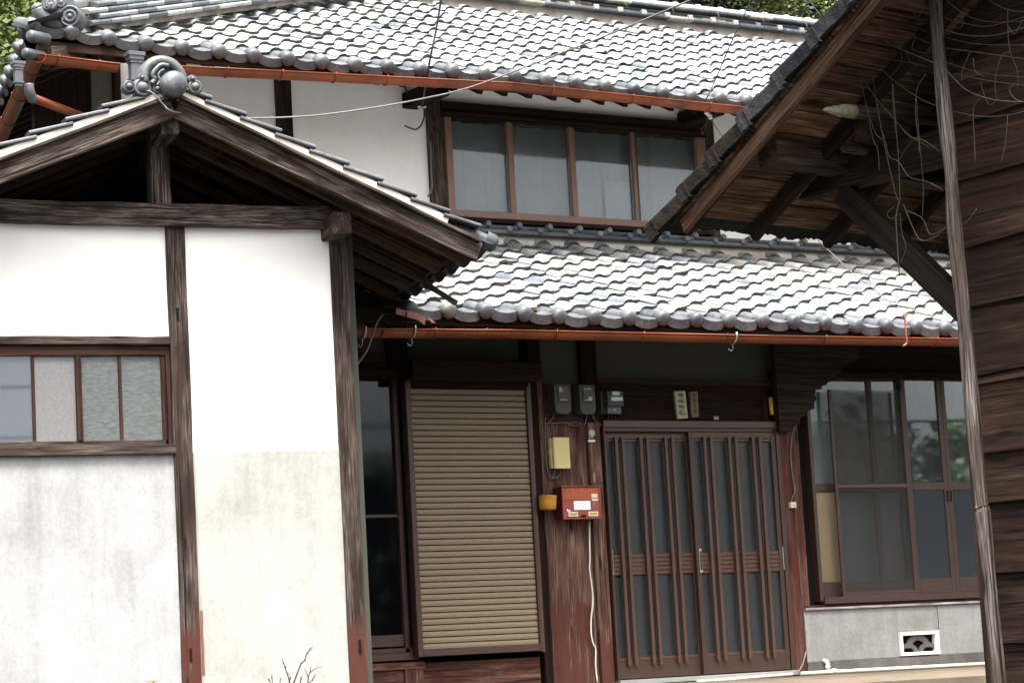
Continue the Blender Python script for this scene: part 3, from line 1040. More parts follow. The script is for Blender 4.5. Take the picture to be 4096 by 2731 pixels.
for i in range(4):
    x0, x1 = edges[i][1] + .001, edges[i + 1][0] - .001
    gp_ = glass('upper_pane_%d' % i, (.85, .88, .88), (.03, .07, .02, .05)[i], bump=(.04, .08, .03, .06)[i], bscale=(2, 2, 2), see=(.93, .86, .95, .9)[i], body=(.2, .205, .2))
    fbox(HF, 'pane', x0, x1, UY - .018 - .002 * (i % 2), UY - .013 - .002 * (i % 2), zb1, zt1, gp_, WIN, bev=.0003)
# curtain sheet behind the glass, one pale patch standing for the whitish glow in a pane
nc = 90
cv, cf = [], []
for i in range(nc + 1):
    x = wl + (wr - wl) * i / nc
    y = UY + .085 + .014 * math.sin(x * 31) + .010 * math.sin(x * 53 + 1) + .008 * math.sin(x * 11)
    cv += [(x, y, zb0), (x, y, zt1)]
for i in range(nc):
    cf.append((2 * i, 2 * i + 2, 2 * i + 3, 2 * i + 1))
obj('curtain', cv, cf, CURTAIN, WIN, smooth=True)
xa, xb = hx(cp(2, 1, 860, 300), UY + .03), hx(cp(2, 1, 1110, 300), UY + .03)
fbox(HF, 'pane_glow_patch', xa, xb, UY + .035, UY + .045, zb0, zb1 + .36, CURTAIN_GLOW, WIN)
fbox(HF, 'room_back', wl - .2, wr + .2, UY + .4, UY + .45, zb0 - .1, zt1 + .2, ROOM, WIN)
# weathered boards between the sill and the lower roof, and the peeling wall to the right
fbox(HF, 'apron_board', wl - .1, wr + .06, UY - .028, UY + .02, zt + .02, zb0 - .048, W_GREY, MAIN)
fbox(HF, 'apron_board', wr + .17, 6.4, UY - .02, UY - .001, zt + .02, zt + .16, W_GREY, MAIN)

# ------------------------------------------------------------------ main house, ground floor
zg = -.05
lint = hz(cp(2, 2, 1500, 400), 0)                 # line under the plaster over the door
dtop = hz(cp(2, 2, 1200, 822), 0)
X = {}
for nm, px in dict(
        s0=cp(1, 2, 1375, 700), s1=cp(1, 2, 1428, 700), s2=cp(2, 2, 152, 900), s3=cp(2, 2, 205, 900), gap=cp(1, 2, 1310, 700), dk=cp(1, 2, 1268, 700),
        b0=cp(2, 2, 240, 1000), b1=cp(2, 3, 398, 1000), b2=cp(2, 3, 775, 1000), j0=cp(2, 2, 790, 1000), j1=cp(2, 2, 855, 1000),
        j2=cp(3, 3, 150, 600), j3=cp(3, 3, 205, 600), q1=cp(3, 3, 330, 600), w0=cp(3, 3, 400, 300), w1=cp(3, 3, 425, 300)).items():
    X[nm] = hx(px, 0)
# plaster over the openings with the eave shade put into its colour, posts and beams
zp0 = hz(cp(1, 2, 1800, 275), 0)
wallp('plaster_panel', -3.6, X['dk'] - .02, hz(cp(1, 2, 1050, 105), 0), 2.93, .03, P_DARK)
fbox(HF, 'board', -3.6, X['dk'] - .01, .0, .03, hz(cp(1, 2, 1050, 325), 0), hz(cp(1, 2, 1050, 105), 0), W_BOARD, MAIN)
wallp('plaster_panel', X['s0'] + .02, X['s2'] - .03, zp0, 2.93, .03, P_DARK)
pc0, pc1 = hx(cp(2, 2, 130, 200), 0), hx(cp(2, 2, 245, 200), 0)
pd0, pd1 = hx(cp(2, 2, 612, 200), 0), hx(cp(2, 2, 760, 200), 0)
wallp('plaster_panel', pc1, pd0, hz(cp(2, 2, 450, 395), 0), 2.93, .02, P_DARK)
zlin0 = hz(cp(2, 2, 1500, 385), -.02)
wallp('plaster_panel', pd1, 2.0, lint, 2.93, .02, P_DARK)
fbox(HF, 'post', X['dk'] - .04, X['s0'] + .03, -.03, .06, hz(cp(1, 2, 1300, 320), 0), 2.93, W_DARK, MAIN)
fbox(HF, 'post', pc0, pc1, -.03, .07, zg, 2.93, W_DARK, MAIN)
fbox(HF, 'post', pd0, pd1, -.03, .07, hz(cp(2, 2, 700, 740), 0), 2.93, W_DARK, MAIN)
fbox(HF, 'lintel_moulding', pd1 + .001, 1.86, -.035, .018, lint, lint + .03, W_BOARD, MAIN)
fbox(HF, 'lintel_board', pd1 + .001, 1.86, -.008, .015, dtop + .075, lint - .001, W_DARK, MAIN)
# head beam over the shutter
fbox(HF, 'head_beam', X['gap'] - .6, X['s2'] + .04, -.05, .05, zp0 - .07, zp0 - .001, W_DARK, MAIN)
fbox(HF, 'board', X['s0'], X['s2'], -.02, .03, hz(cp(1, 2, 1800, 430), -.05), zp0 - .072, W_DARK, MAIN)
# inner wall block behind everything
fbox(HF, 'inner_wall', -3.6, X['w0'], .45, .5, zg, 3.0, ROOM, MAIN)
fbox(HF, 'inner_wall', X['w0'] + .001, 6.4, 1.2, 1.25, zg, 3.0, ROOM, MAIN)

# ---- dark sliding glass door beside the shutter
DK = part('side_glass_door', MAIN, (-2.9, .05, zg))
zr1 = hz(cp(1, 3, 1150, 1370), 0)
zh = hz(cp(1, 2, 1050, 345), .06)
dk0 = -3.5
fbox(HF, 'stile', X['dk'], X['gap'], .0, .05, zr1 + .02, zh, ALU, DK)
for y0, y1, t in ((20, 50, .02), (1130, 1240, .015)):
    fbox(HF, 'rail', dk0, X['dk'] - .001, .015, .045, hz(cp(1, 3, 1150, y1), .03), hz(cp(1, 3, 1150, y0), .03), ALU, DK)
fbox(HF, 'pane', dk0, X['dk'], .028, .033, hz(cp(1, 3, 1150, 1130), .03), zh, G_DARK, DK, bev=.0003)
fbox(HF, 'track', dk0, X['s0'], -.02, .08, zr1, hz(cp(1, 3, 1150, 1300), 0), ALU, DK)
fbox(HF, 'track', dk0, X['s0'], .0, .075, hz(cp(1, 3, 1150, 1300), 0) + .001, hz(cp(1, 3, 1150, 1255), 0), ALU, DK)
cv, cf = [], []                                      # half-drawn curtain inside
for i in range(41):
    x = dk0 + (X['dk'] - dk0) * i / 40
    y = .16 + .035 * math.sin(i * 1.3) + .02 * math.sin(i * .5)
    cv += [(x, y, .6), (x, y, zh)]
for i in range(40):
    cf.append((2 * i, 2 * i + 2, 2 * i + 3, 2 * i + 1))
obj('curtain', cv, cf, plain('navy_curtain', (.02, .021, .026), .8), DK, smooth=True)
fbox(HF, 'gap_shade', X['gap'] + .002, X['s0'] - .002, .02, .1, zr1, zh, BLACK, MAIN)  # black slab stands for the shade in the gap beside the shutter

# ---- roller shutter
SY = -.07
SH = part('shutter', MAIN, ((X['s0'] + X['s3']) / 2, SY, .1))
sx0, sx1 = hx(cp(1, 3, 1440, 600), SY), hx(cp(1, 3, 1490, 600), SY)
sx2, sx3 = hx(cp(2, 3, 208, 600), SY), hx(cp(2, 3, 260, 600), SY)
szt, szb = hz(cp(1, 2, 1800, 432), SY), hz(cp(1, 3, 1800, 1250), SY)
szr = hz(cp(1, 3, 1800, 1312), SY)
fbox(HF, 'frame_side', sx0, sx1, SY - .03, SY + .05, szr, szt + .10, ALU, SH)
fbox(HF, 'frame_side', sx2, sx2 + (sx3 - sx2) * .5, SY - .03, SY + .05, szr, szt + .02, ALU, SH)
fbox(HF, 'frame_side', sx2 + (sx3 - sx2) * .52, sx3, SY - .015, SY + .06, szr - .01, szt + .05, ALU2, SH)
fbox(HF, 'frame_bottom', sx1 + .001, sx2 - .001, SY - .03, SY + .05, szr, szb, ALU, SH)
fbox(HF, 'frame_top', sx1 + .001, sx2 - .001, SY - .02, SY + .05, szt, szt + .05, W_DARK, SH)
ns = 43
sp = (szt - szb) / ns
hgt = sp - .0042
sv = [(-.5, .0, 0), (-.5, -.008, hgt * .10), (-.5, -.010, hgt * .5), (-.5, -.008, hgt * .92), (-.5, .0, hgt), (-.5, .006, hgt * .5)]
m_ = len(sv)
sl_me = bpy.data.meshes.new('slat')
sl_me.from_pydata(sv + [(.5, y, z) for _, y, z in sv], [], [(i, m_ + i, m_ + (i + 1) % m_, (i + 1) % m_) for i in range(m_)] + [tuple(range(m_)), tuple(range(2 * m_ - 1, m_ - 1, -1))])
sl_me.materials.append(SHUT)
for p in sl_me.polygons[:3]:
    p.use_smooth = False
for i in range(ns):
    inst('slat', sl_me, Matrix.Translation(((sx1 + sx2) / 2, SY, szb + i * sp)) @ Matrix.Diagonal((sx2 - sx1 - .004, 1, 1, 1)), SH)
fbox(HF, 'shutter_box', sx0 - .01, sx3 + .01, SY - .17, SY + .05, szt + .051, szt + .19, W_DARK, SH, bev=.006)
fbox(HF, 'shutter_back', sx1, sx2, SY + .012, SY + .03, szb, szt, BLACK, SH)
# red boards and sill below
zs_t = hz(cp(1, 3, 1900, 1345), 0)
fbox(HF, 'base_rail', -3.5, X['s0'] + .04, -.035, .06, zs_t - .055, zs_t - .003, W_RED, MAIN)
fbox(HF, 'base_board', -3.5, hx(cp(1, 3, 1345, 1450), 0), -.015, .02, zg - .5, zs_t - .056, W_RED, MAIN)
fbox(HF, 'base_post', hx(cp(1, 3, 1346, 1450), 0), hx(cp(1, 3, 1515, 1450), 0), -.04, .06, zg - .5, zs_t - .056, W_RED, MAIN)
fbox(HF, 'base_board', hx(cp(1, 3, 1518, 1450), 0), hx(cp(2, 3, 248, 1450), 0), -.02, .03, zg - .5, zs_t - .014, W_RED, MAIN)

# ---- boarded wall between shutter and door
zbt = hz(cp(2, 2, 500, 665), 0)
W_MID = wood('half_bleached_board', (.014, .0075, .006), (.048, .022, .016), (.22, .135, .105), pale_at=.52, red=(.06, .021, .015), red_at=.55, low=-.2)
fbox(HF, 'wall_post', X['b0'] - .004, hx(cp(2, 3, 398, 1200), 0), -.045, .06, zg - .5, zbt + .25, W_MID, MAIN, seg=6, jit=.0012)
fbox(HF, 'wall_board', hx(cp(2, 3, 401, 1200), 0), hx(cp(2, 3, 776, 1200), 0), -.02, .03, zg - .5, zbt + .2, W_MID, MAIN)
fbox(HF, 'wall_board', hx(cp(2, 3, 779, 1200), 0), hx(cp(2, 3, 893, 1200), 0), -.05, .05, zg - .5, dtop + .06, W_MID, MAIN)
fbox(HF, 'meter_board', X['b0'] + .03, pd1 - .02, -.03, .0, zbt, hz(cp(2, 2, 450, 400), 0), W_BOARD, MAIN)
fbox(HF, 'meter_rail', hx(cp(2, 2, 295, 700), -.04), hx(cp(2, 2, 640, 700), -.04), -.05, -.031, hz(cp(2, 2, 450, 735), -.04), hz(cp(2, 2, 450, 680), -.04), W_BOARD, MAIN)

# ---- entrance: two sliding lattice doors in an aluminium frame
EN = part('entrance', MAIN, (.85, 0, zg))
DYB, DYF = .0, -.045                                   # back and front door planes
jx0, jx1 = X['j0'] + .012, hx(cp(2, 2, 850, 1000), -.05)
rx0, rx1 = hx(cp(3, 3, 160, 800), -.05), hx(cp(3, 3, 205, 800), -.05)
fz0 = hz(cp(2, 3, 1350, 1512), -.05)
fbox(HF, 'jamb', jx0, jx1, -.075, .06, fz0 - .03, dtop + .02, ALU, EN)
fbox(HF, 'jamb', rx0, rx1 - .012, -.075, .06, fz0 - .03, dtop + .02, ALU, EN)
fbox(HF, 'head_frame', jx0 - .0, rx1 - .012, -.085, .05, dtop + .021, dtop + .075, ALU2, EN)
fbox(HF, 'head_track', jx1 + .001, rx0 - .001, -.07, .05, dtop - .01, dtop + .020, ALU, EN)
fbox(HF, 'threshold', jx0, rx1, -.10, .06, fz0 - .045, fz0 - .008, STEEL, EN)


def lattice_door(x0, x1, Y, zb, ztp, zm0, zm1, bars, hl):
    D = part('sliding_door', EN, ((x0 + x1) / 2, Y, zb))
    stw = .042
    fbox(HF, 'stile', x0, x0 + stw, Y - .018, Y + .018, zb, ztp, ALU, D)
    fbox(HF, 'stile', x1 - stw, x1, Y - .018, Y + .018, zb, ztp, ALU, D)
    fbox(HF, 'bottom_rail', x0 + stw + .0005, x1 - stw - .0005, Y - .016, Y + .016, zb, zb + .135, ALU, D)
    fbox(HF, 'top_rail', x0 + stw + .0005, x1 - stw - .0005, Y - .016, Y + .016, ztp - .05, ztp, ALU2, D)
    fbox(HF, 'glazing_bead', x0 + stw + .0005, x1 - stw - .0005, Y - .010, Y + .012, zb + .136, zb + .16, ALU2, D)
    fbox(HF, 'glazing_bead', x0 + stw + .0005, x1 - stw - .0005, Y - .010, Y + .012, ztp - .075, ztp - .051, ALU2, D)
    for k in range(5):                                # ribbed middle rail
        h = (zm1 - zm0) / 5
        fbox(HF, 'mid_rail', x0 + stw + .0005, x1 - stw - .0005, Y - .012, Y + .014, zm0 + h * k + .0008, zm0 + h * (k + 1) - .0008, ALU2, D, bev=.004)
    fbox(HF, 'pane', x0 + stw, x1 - stw, Y + .006, Y + .010, zb + .13, zm0, G_DOOR, D, bev=.0003)
    fbox(HF, 'pane', x0 + stw, x1 - stw, Y + .006, Y + .010, zm1, ztp - .045, G_DOOR, D, bev=.0003)
    for b in bars:
        fbox(HF, 'bar', b - .0145, b + .0145, Y - .045, Y - .0165, zb + .10, ztp - .04, ALU2, D, bev=.004)
    for hx_ in hl:
        hh = fbox(HF, 'handle', hx_ - .012, hx_ + .012, Y - .024, Y - .0185, zm0 + .01, zm1 + .03, STEEL, D)
        fbox(HF, 'handle_grip', hx_ - .007, hx_ + .007, Y - .0265, Y - .0245, zm0 + .03, zm1 + .01, BLACK, hh)
    return D


def barx(pxs, Y):
    return [hx(p, Y) for p in pxs]


ztA = dtop - .011
barsA = barx([cp(2, 3, x, 960) for x in (1050, 1112, 1278, 1340, 1510, 1574)], DYB - .03)
barsB = barx([cp(2, 3, x, 960) for x in (1870, 1932)], DYF - .03) + [hx((2600 + x / 3.92, 1500 + 1200 / 3.92), DYF - .03) for x in (1245, 1350, 1620, 1725)]
mAx = hx(cp(2, 3, 1700, 1000), DYF)
zmA = hz(cp(2, 3, 1250, 572), DYB), hz(cp(2, 3, 1250, 378), DYB)
lattice_door(jx1 + .002, mAx + .06, DYB, fz0, ztA, zmA[0], zmA[1], barsA, [hx(cp(2, 3, 902, 410), DYB)])
zmB = hz(cp(2, 3, 2100, 552), DYF), hz(cp(2, 3, 2100, 360), DYF)
lattice_door(hx(cp(2, 3, 1722, 1000), DYF), rx0 - .002, DYF, fz0, ztA, zmB[0], zmB[1], barsB, [hx(cp(2, 3, 1716, 400), DYF), hx(cp(3, 3, 132, 380), DYF)])
fbox(HF, 'room_back', jx0, rx1, .2, .22, fz0, dtop, ROOM, EN)

# ---- post right of the door, carved bracket
fbox(HF, 'post', rx1 - .008, hx(cp(3, 3, 290, 800), -.03), -.06, .08, zg - .1, 2.93, wood('door_post', (.02, .009, .007), (.055, .021, .016), (.17, .1, .085), pale_at=.6, red=(.068, .016, .012), red_at=.55), MAIN, seg=8, jit=.0015)
pr = hx(cp(3, 3, 292, 800), -.03)
fbox(HF, 'post_fillet', pr, hx(cp(3, 3, 368, 800), -.03), -.05, .05, zg, 2.2, W_RED, MAIN)
# bracket: scrolled lower edge, lying in the plane that runs out to the eave
bp_ = [cp(3, 2, x, y) for x, y in ((800, 170), (660, 235), (640, 290), (600, 320), (590, 360), (520, 380), (505, 405), (460, 400), (470, 440), (410, 440), (405, 500), (420, 530), (395, 570), (400, 620), (340, 640), (320, 690), (270, 700), (265, 760), (215, 770), (200, 830), (110, 830))]
bx_ = pr - .06
poly = []
for px in bp_:
    b, z = HF.ona(px, bx_)
    poly.append((b, z))
poly = [(b, z) for b, z in poly]
pmin = min(b for b, z in poly)
# the bracket stands along the wall line, its carved edge toward the window
poly2 = []
for px in bp_:
    a, z = HF.onb(px, -.09)
    poly2.append((a, z))
poly2 = poly2 + [(pr - .16, poly2[-1][1]), (pr - .16, 2.62), (poly2[0][0] + .05, 2.62)]
prism('carved_bracket', [(a - pr, z - 2) for a, z in poly2], basis(Vector((1, 0, 0)), Z, Vector((0, -1, 0)), Vector((pr, -.07, 2))), .06, wood('carved_wood', (.009, .006, .004), (.024, .015, .010), (.05, .037, .027), pale_at=.6), MAIN)

# ---- window bay on the right
WY = -.03
WB = part('bay_window', MAIN, (3.0, WY, .3))
wx0, wx1 = hx(cp(3, 3, 405, 200), WY), hx(cp(3, 3, 462, 700), WY)
wxe = 3.9
wzt = hz(cp(3, 2, 900, 345), WY)
wzb = hz(cp(3, 3, 900, 800), WY)
fbox(HF, 'dark_recess', X['q1'] + .03, wx0, -.0, .06, wzb - .05, 2.3, BLACK, MAIN)
fbox(HF, 'frame_side', wx0, wx0 + .035, WY - .05, WY + .06, wzb, wzt, ALU, WB)
fbox(HF, 'frame_bottom', wx0 + .036, wxe, WY - .06, WY + .06, wzb - .025, wzb + .03, ALU, WB)
fbox(HF, 'frame_top', wx0 - .3, wxe, WY - .05, WY + .06, wzt, wzt + .06, W_DARK, WB)
fbox(HF, 'head_board', X['q1'] + .04, wxe + .3, -.02, .05, wzt + .061, 2.93, W_DARK, MAIN)
zm0_, zm1_ = hz(cp(3, 2, 1450, 1365), WY), hz(cp(3, 2, 1450, 1292), WY)
zr0 = hz(cp(3, 3, 1500, 705), WY)
zr1_ = hz(cp(3, 3, 1500, 605), WY)


def sash(x0, x1, Y, mullion=None, lower=None, upper=None, name='sash'):
    S = part(name, WB, ((x0 + x1) / 2, Y, wzb))
    fbox(HF, 'stile', x0, x0 + .045, Y - .014, Y + .014, wzb + .031, wzt - .001, ALU, S)
    fbox(HF, 'stile', x1 - .045, x1, Y - .014, Y + .014, wzb + .031, wzt - .001, ALU, S)
    fbox(HF, 'bottom_rail', x0 + .0455, x1 - .0455, Y - .013, Y + .013, wzb + .031, zr1_, ALU, S)
    fbox(HF, 'mid_rail', x0 + .0455, x1 - .0455, Y - .013, Y + .013, zm0_, zm1_, ALU, S)
    if mullion:
        fbox(HF, 'muntin', mullion - .022, mullion + .022, Y - .012, Y + .012, zr1_ + .001, zm0_ - .001, ALU, S)
        fbox(HF, 'muntin', mullion - .022, mullion + .022, Y - .012, Y + .012, zm1_ + .001, wzt - .002, ALU, S)
    fbox(HF, 'pane', x0 + .045, x1 - .045, Y - .002, Y + .002, zr1_, zm0_, lower or G_DARK, S, bev=.0002)
    fbox(HF, 'pane', x0 + .045, x1 - .045, Y - .002, Y + .002, zm1_, wzt - .002, upper or G_CLEAR, S, bev=.0002)
    return S


a1 = hx(cp(3, 3, 690, 300), WY)
a2 = hx(cp(3, 3, 1365, 700), WY)
a3 = hx(cp(3, 3, 1680, 300), WY)
mul = hx(cp(3, 3, 1050, 300), WY)
G_LOWER = glass('ribbed_lower_glass', (.6, .63, .68), .12, see=.4, body=(.05, .055, .064), bump=.2, bscale=(8, 120, 120))
sash(wx0 + .037, mul + .02, WY + .035, lower=G_CLEAR)
sash(mul - .02, a2 + .03, WY + .03, lower=G_CLEAR)
sash(a2 - .02, a3 + .004, WY - .005, lower=G_LOWER)
sash(a3 + .006, a3 + .75, WY - .005, lower=G_LOWER)
for s in (-.013, .025):
    fbox(HF, 'pull', a3 + s - .008, a3 + s + .008, WY - .024, WY - .020, zm0_ - .10, zm0_ - .005, BLACK, WB)
# insect screen in front
sc0, sc1 = hx(cp(3, 3, 650, 300), WY - .04), hx(cp(3, 3, 1362, 700), WY - .04)
SC = part('screen_sash', WB, ((sc0 + sc1) / 2, WY - .04, wzb))
fbox(HF, 'stile', sc0, sc0 + .03, WY - .052, WY - .028, wzb + .02, wzt - .1, ALU, SC)
fbox(HF, 'stile', sc1 - .024, sc1, WY - .052, WY - .028, wzb + .02, wzt - .1, ALU, SC)
fbox(HF, 'rail', sc0 + .031, sc1 - .025, WY - .05, WY - .03, wzb + .02, wzb + .065, ALU, SC)
fbox(HF, 'rail', sc0 + .031, sc1 - .025, WY - .05, WY - .03, hz(cp(3, 2, 950, 1340), WY - .04), hz(cp(3, 2, 950, 1308), WY - .04), ALU2, SC)
fbox(HF, 'mesh_sheet', sc0 + .03, sc1 - .024, WY - .041, WY - .039, wzb + .06, wzt - .1, SCREEN, SC, bev=.0002)
# what hangs behind the glass
fbox(HF, 'paper_screen', wx0 + .085, a1 + .03, WY + .040, WY + .046, zr1_ - .001, zm0_ + .001, PAPER, WB)
fbox(HF, 'film', wx0 + .05, a1 + .03, WY + .09, WY + .1, zm1_ - .02, wzt - .05, CURTAIN_GLOW, WB)


def hanging(name, x0, x1, z0, z1, Y, mat, amp=.02, f=40, sx=1.0):
    vs_, fs_ = [], []
    n, m2 = 60, 8
    for j in range(m2 + 1):
        for i in range(n + 1):
            x = x0 + (x1 - x0) * i / n
            t = j / m2
            y = Y + amp * (math.sin(x * f) * .5 + math.sin(x * f * .43 + 1.7 + t * 2)) * (.25 + .75 * abs(t - .5) * 2) + .01 * math.sin(t * 9 + x * 13)
            vs_.append((x, y, z0 + (z1 - z0) * t))
    for j in range(m2):
        for i in range(n):
            a = j * (n + 1) + i
            fs_.append((a, a + 1, a + n + 2, a + n + 1))
    return obj(name, vs_, fs_, mat, WB, smooth=True)


hanging('curtain', a1 + .03, a2, zm1_ - .03, wzt, WY + .14, plain('mossy_curtain', (.34, .335, .28), .9, var=.3, scale=7), .03, 30)
hanging('curtain', a1 + .03, a2, wzb, zm0_, WY + .14, plain('grey_net_curtain', (.36, .36, .365), .9, var=.1), .012, 25)
hanging('film_sheet', a2, a3 + .8, zm1_ - .03, wzt, WY + .10, FILM, .028, 36)
hanging('film_sheet', a2, a3 + .8, wzb, zm0_, WY + .10, plain('blue_grey_film', (.10, .108, .125), .5, var=.2), .01, 20)

# wall beyond the bay and the end of the house
fbox(HF, 'end_panel', 3.95, 6.4, -.02, .05, -.1, 2.5, P_DARK, MAIN, bev=.001)
fbox(HF, 'end_wall', 6.4, 6.46, -.02, 6.0, -.1, 3.2, P_DARK, MAIN, bev=.001)

# ---- concrete base, sill, vent
fz = hz(cp(3, 3, 1100, 870), -.06)
fx0 = hx(cp(3, 3, 345, 1100), -.06)
zst = hz(cp(3, 3, 1100, 1335), -.06)
fbox(HF, 'base_sill', fx0, 4.2, -.085, .05, fz - .0, fz + .02, W_GREY, MAIN)
fbox(HF, 'base_sill', fx0 + .03, 4.2, -.06, .05, fz + .021, wzb - .03, W_RED, MAIN)
vx0, vx1 = hx(cp(3, 3, 1203, 1200), -.06), hx(cp(3, 3, 1562, 1200), -.06)
vz0, vz1 = hz(cp(3, 3, 1390, 1310), -.06), hz(cp(3, 3, 1390, 1093), -.06)
FO = part('foundation', MAIN, (3, -.05, 0))
xc = hx(cp(3, 3, 1560, 1000), -.06)
fbox(HF, 'concrete_face', fx0, vx0 - .001, -.06, .05, zst, fz - .001, P_BASE, FO)
fbox(HF, 'concrete_face', vx0, vx1, -.0595, .05, vz1 + .001, fz - .001, P_BASE, FO)
fbox(HF, 'concrete_face', vx1 + .001, 4.3, -.0605, .05, zst, fz - .001, P_BASE, FO)
fbox(HF, 'footing', fx0 - .01, 4.3, -.075, .05, -.12, zst - .001, P_STRIP, FO)
ck = [cp(3, 3, x, y) for x, y in ((1530, 835), (1550, 870), (1556, 920), (1562, 980), (1566, 1040), (1564, 1075))]
tube('crack', [(hx(p, -.061), -.0605, hz(p, -.061)) for p in ck], .0045, plain('crack_shadow', (.05, .045, .04), .9), FO, 4)
VT = part('floor_vent', FO, ((vx0 + vx1) / 2, -.06, vz0))
ft = .028
fbox(HF, 'frame', vx0 + .001, vx1 - .001, -.085, -.03, vz0, vz0 + ft, WHITE, VT)
fbox(HF, 'frame', vx0 + .001, vx1 - .001, -.085, -.03, vz1 - ft, vz1, WHITE, VT)
fbox(HF, 'frame', vx0 + .001, vx0 + ft, -.084, -.03, vz0 + ft + .0005, vz1 - ft - .0005, WHITE, VT)
fbox(HF, 'frame', vx1 - ft - .012, vx1 - .001, -.084, -.03, vz0 + ft + .0005, vz1 - ft - .0005, WHITE, VT)
fbox(HF, 'vent_back', vx0 + ft, vx1 - ft, -.02, -.01, vz0 + ft, vz1 - ft, BLACK, VT)
GR = plain('grey_cast_grille', (.085, .075, .068), .7)
vw, vh = vx1 - vx0 - 2 * ft, vz1 - vz0 - 2 * ft
vc = (vx0 + vx1) / 2


def fan(cx_, cz_, r0, r1, a0, a1_):
    n = 14
    po = [(cx_ + r1 * math.cos(a0 + (a1_ - a0) * i / n), cz_ + r1 * .82 * math.sin(a0 + (a1_ - a0) * i / n)) for i in range(n + 1)]
    pi_ = [(cx_ + r0 * math.cos(a0 + (a1_ - a0) * i / n), cz_ + r0 * .82 * math.sin(a0 + (a1_ - a0) * i / n)) for i in range(n, -1, -1)]
    return po + pi_


VM = basis(Vector((1, 0, 0)), Z, Vector((0, -1, 0)), Vector((vc, -.035, vz0 + ft)))
prism('grille_arc', fan(0, vh * .25, vw * .2, vw * .36, .0, math.pi), VM, .02, GR, VT)
for s in (-1, 1):
    prism('grille_arc', fan(s * vw * .30, -vh * .12, vw * .19, vw * .30, .15 if s < 0 else .5, math.pi - (.5 if s < 0 else .15)), VM, .021, GR, VT)
# ------------------------------------------------------------------ white plastered side building, gable toward the camera
LB = thing('gabled_outbuilding', 'white plastered outbuilding with an open dark-beamed gable at the left', 'building', LF.pt(-1.0, .6, GZ))
la = lambda px, b=0: LF.onb(px, b)[0]
lz = lambda px, b=0: LF.onb(px, b)[1]
pa0, pa1 = la(cp(1, 1, 675, 700)), la(cp(1, 1, 832, 700))
qa0, qa1 = la(cp(0, 1, 1528, 900)), la(cp(0, 1, 1700, 900))
bz0, bz1 = lz(cp(0, 1, 1700, 515)), lz(cp(0, 1, 1700, 318))
fbox(LF, 'corner_post', pa0, pa1, -.012, .1, GZ, bz0 + .0, W_POSTR, LB, seg=12, jit=.002)
fbox(LF, 'post', qa0, qa1, -.014, .1, GZ, bz0 + .0, W_POSTR, LB, seg=12, jit=.0022)
fbox(LF, 'corner_post', -2.84, -2.722, -.012, .1, GZ, bz0 + .0, W_POSTR, LB, seg=12, jit=.002)
# mortises in the posts, as black blocks holding the shade of the holes
for px in (cp(0, 1, 1632, 1320), cp(0, 3, 1752, 1310), cp(1, 3, 955, 1230)):
    a, z = LF.onb(px, -.015)
    fbox(LF, 'mortise', a - .009, a + .009, -.0185, -.012, z - .042, z + .042, BLACK, LB, bev=.001)
fbox(LF, 'tie_beam', -2.72, pa0 - .008, -.06, .08, bz0, bz1, W_OLD, LB, seg=18, jit=.003)
# plaster panels
zsp = lz(cp(0, 2, 2200, 1008))
hb1, hb0 = lz(cp(0, 1, 700, 1520)), lz(cp(0, 2, 700, 28))
wt0, wb1 = lz(cp(0, 2, 700, 125)), lz(cp(0, 2, 700, 908))
wb0 = lz(cp(0, 2, 700, 958))
sl0 = lz(cp(0, 2, 800, 1045))
fbox(LF, 'upper_plaster', qa1 - .01, pa0 + .01, .018, .09, zsp, bz0 + .02, P_WHITE, LB, bev=.0005)
fbox(LF, 'upper_plaster', -2.72, qa0 + .01, .02, .09, hb1 - .005, bz0 + .02, P_WHITE, LB, bev=.0005)
fbox(LF, 'lower_plaster', qa1 - .01, pa0 + .01, .008, .09, GZ, zsp - .0005, P_LOWR, LB, bev=.002)
fbox(LF, 'lower_plaster', -2.72, qa0 + .01, .006, .09, GZ, sl0 + .004, P_LOWL, LB, bev=.002)
for px0, px1, w_ in ((cp(0, 3, 1845, 900), cp(0, 3, 1860, 1490), .012), (cp(1, 3, 868, 640), cp(1, 3, 880, 1500), .008)):   # rusty primer smears by the posts
    a0, z0 = LF.onb(px0, 0)
    a1_, z1 = LF.onb(px1, 0)
    fbox(LF, 'primer_smear', a0 - .004, a0 + w_, .004, .0075, z1, z0, plain('primer_%d' % int(px0[0]), (.16, .055, .03), .8), LB, bev=.001, seg=5, jit=.002)
# window
WL = part('side_window', LB, LF.pt(-2.2, .03, wb0))
fbox(LF, 'head_beam', -2.72, qa0 + .004, -.012, .08, hb0, hb1, W_POST, LB, seg=10, jit=.002)
fbox(LF, 'window_sill', -2.72, la(cp(0, 2, 1600, 985)), -.03, .07, sl0, wb0 - .001, W_POST, LB, seg=10, jit=.002)
fbox(LF, 'frame_top', -2.66, qa0 - .001, .012, .06, wt0, hb0 - .002, W_BOARD, WL)
fbox(LF, 'frame_side', la(cp(0, 2, 1530, 500)), qa0 - .001, .005, .07, wb0, wt0 - .001, W_BOARD, WL)
fbox(LF, 'bottom_rail', -2.66, la(cp(0, 2, 1529, 930)), .018, .05, wb0, wb1, W_POST, WL)
ms0, ms1 = la(cp(0, 2, 700, 500)), la(cp(0, 2, 755, 500))
fbox(LF, 'meeting_stile', ms0, ms1, .010, .05, wb1 + .001, wt0 - .001, W_BOARD, WL)
fbox(LF, 'stile', la(cp(0, 2, 1488, 500)), la(cp(0, 2, 1529, 500)), .02, .05, wb1 + .001, wt0 - .001, W_BOARD, WL)
mu = [(la(cp(0, 2, 297, 500)), la(cp(0, 2, 326, 500))), (la(cp(0, 2, 1097, 500)), la(cp(0, 2, 1127, 500)))]
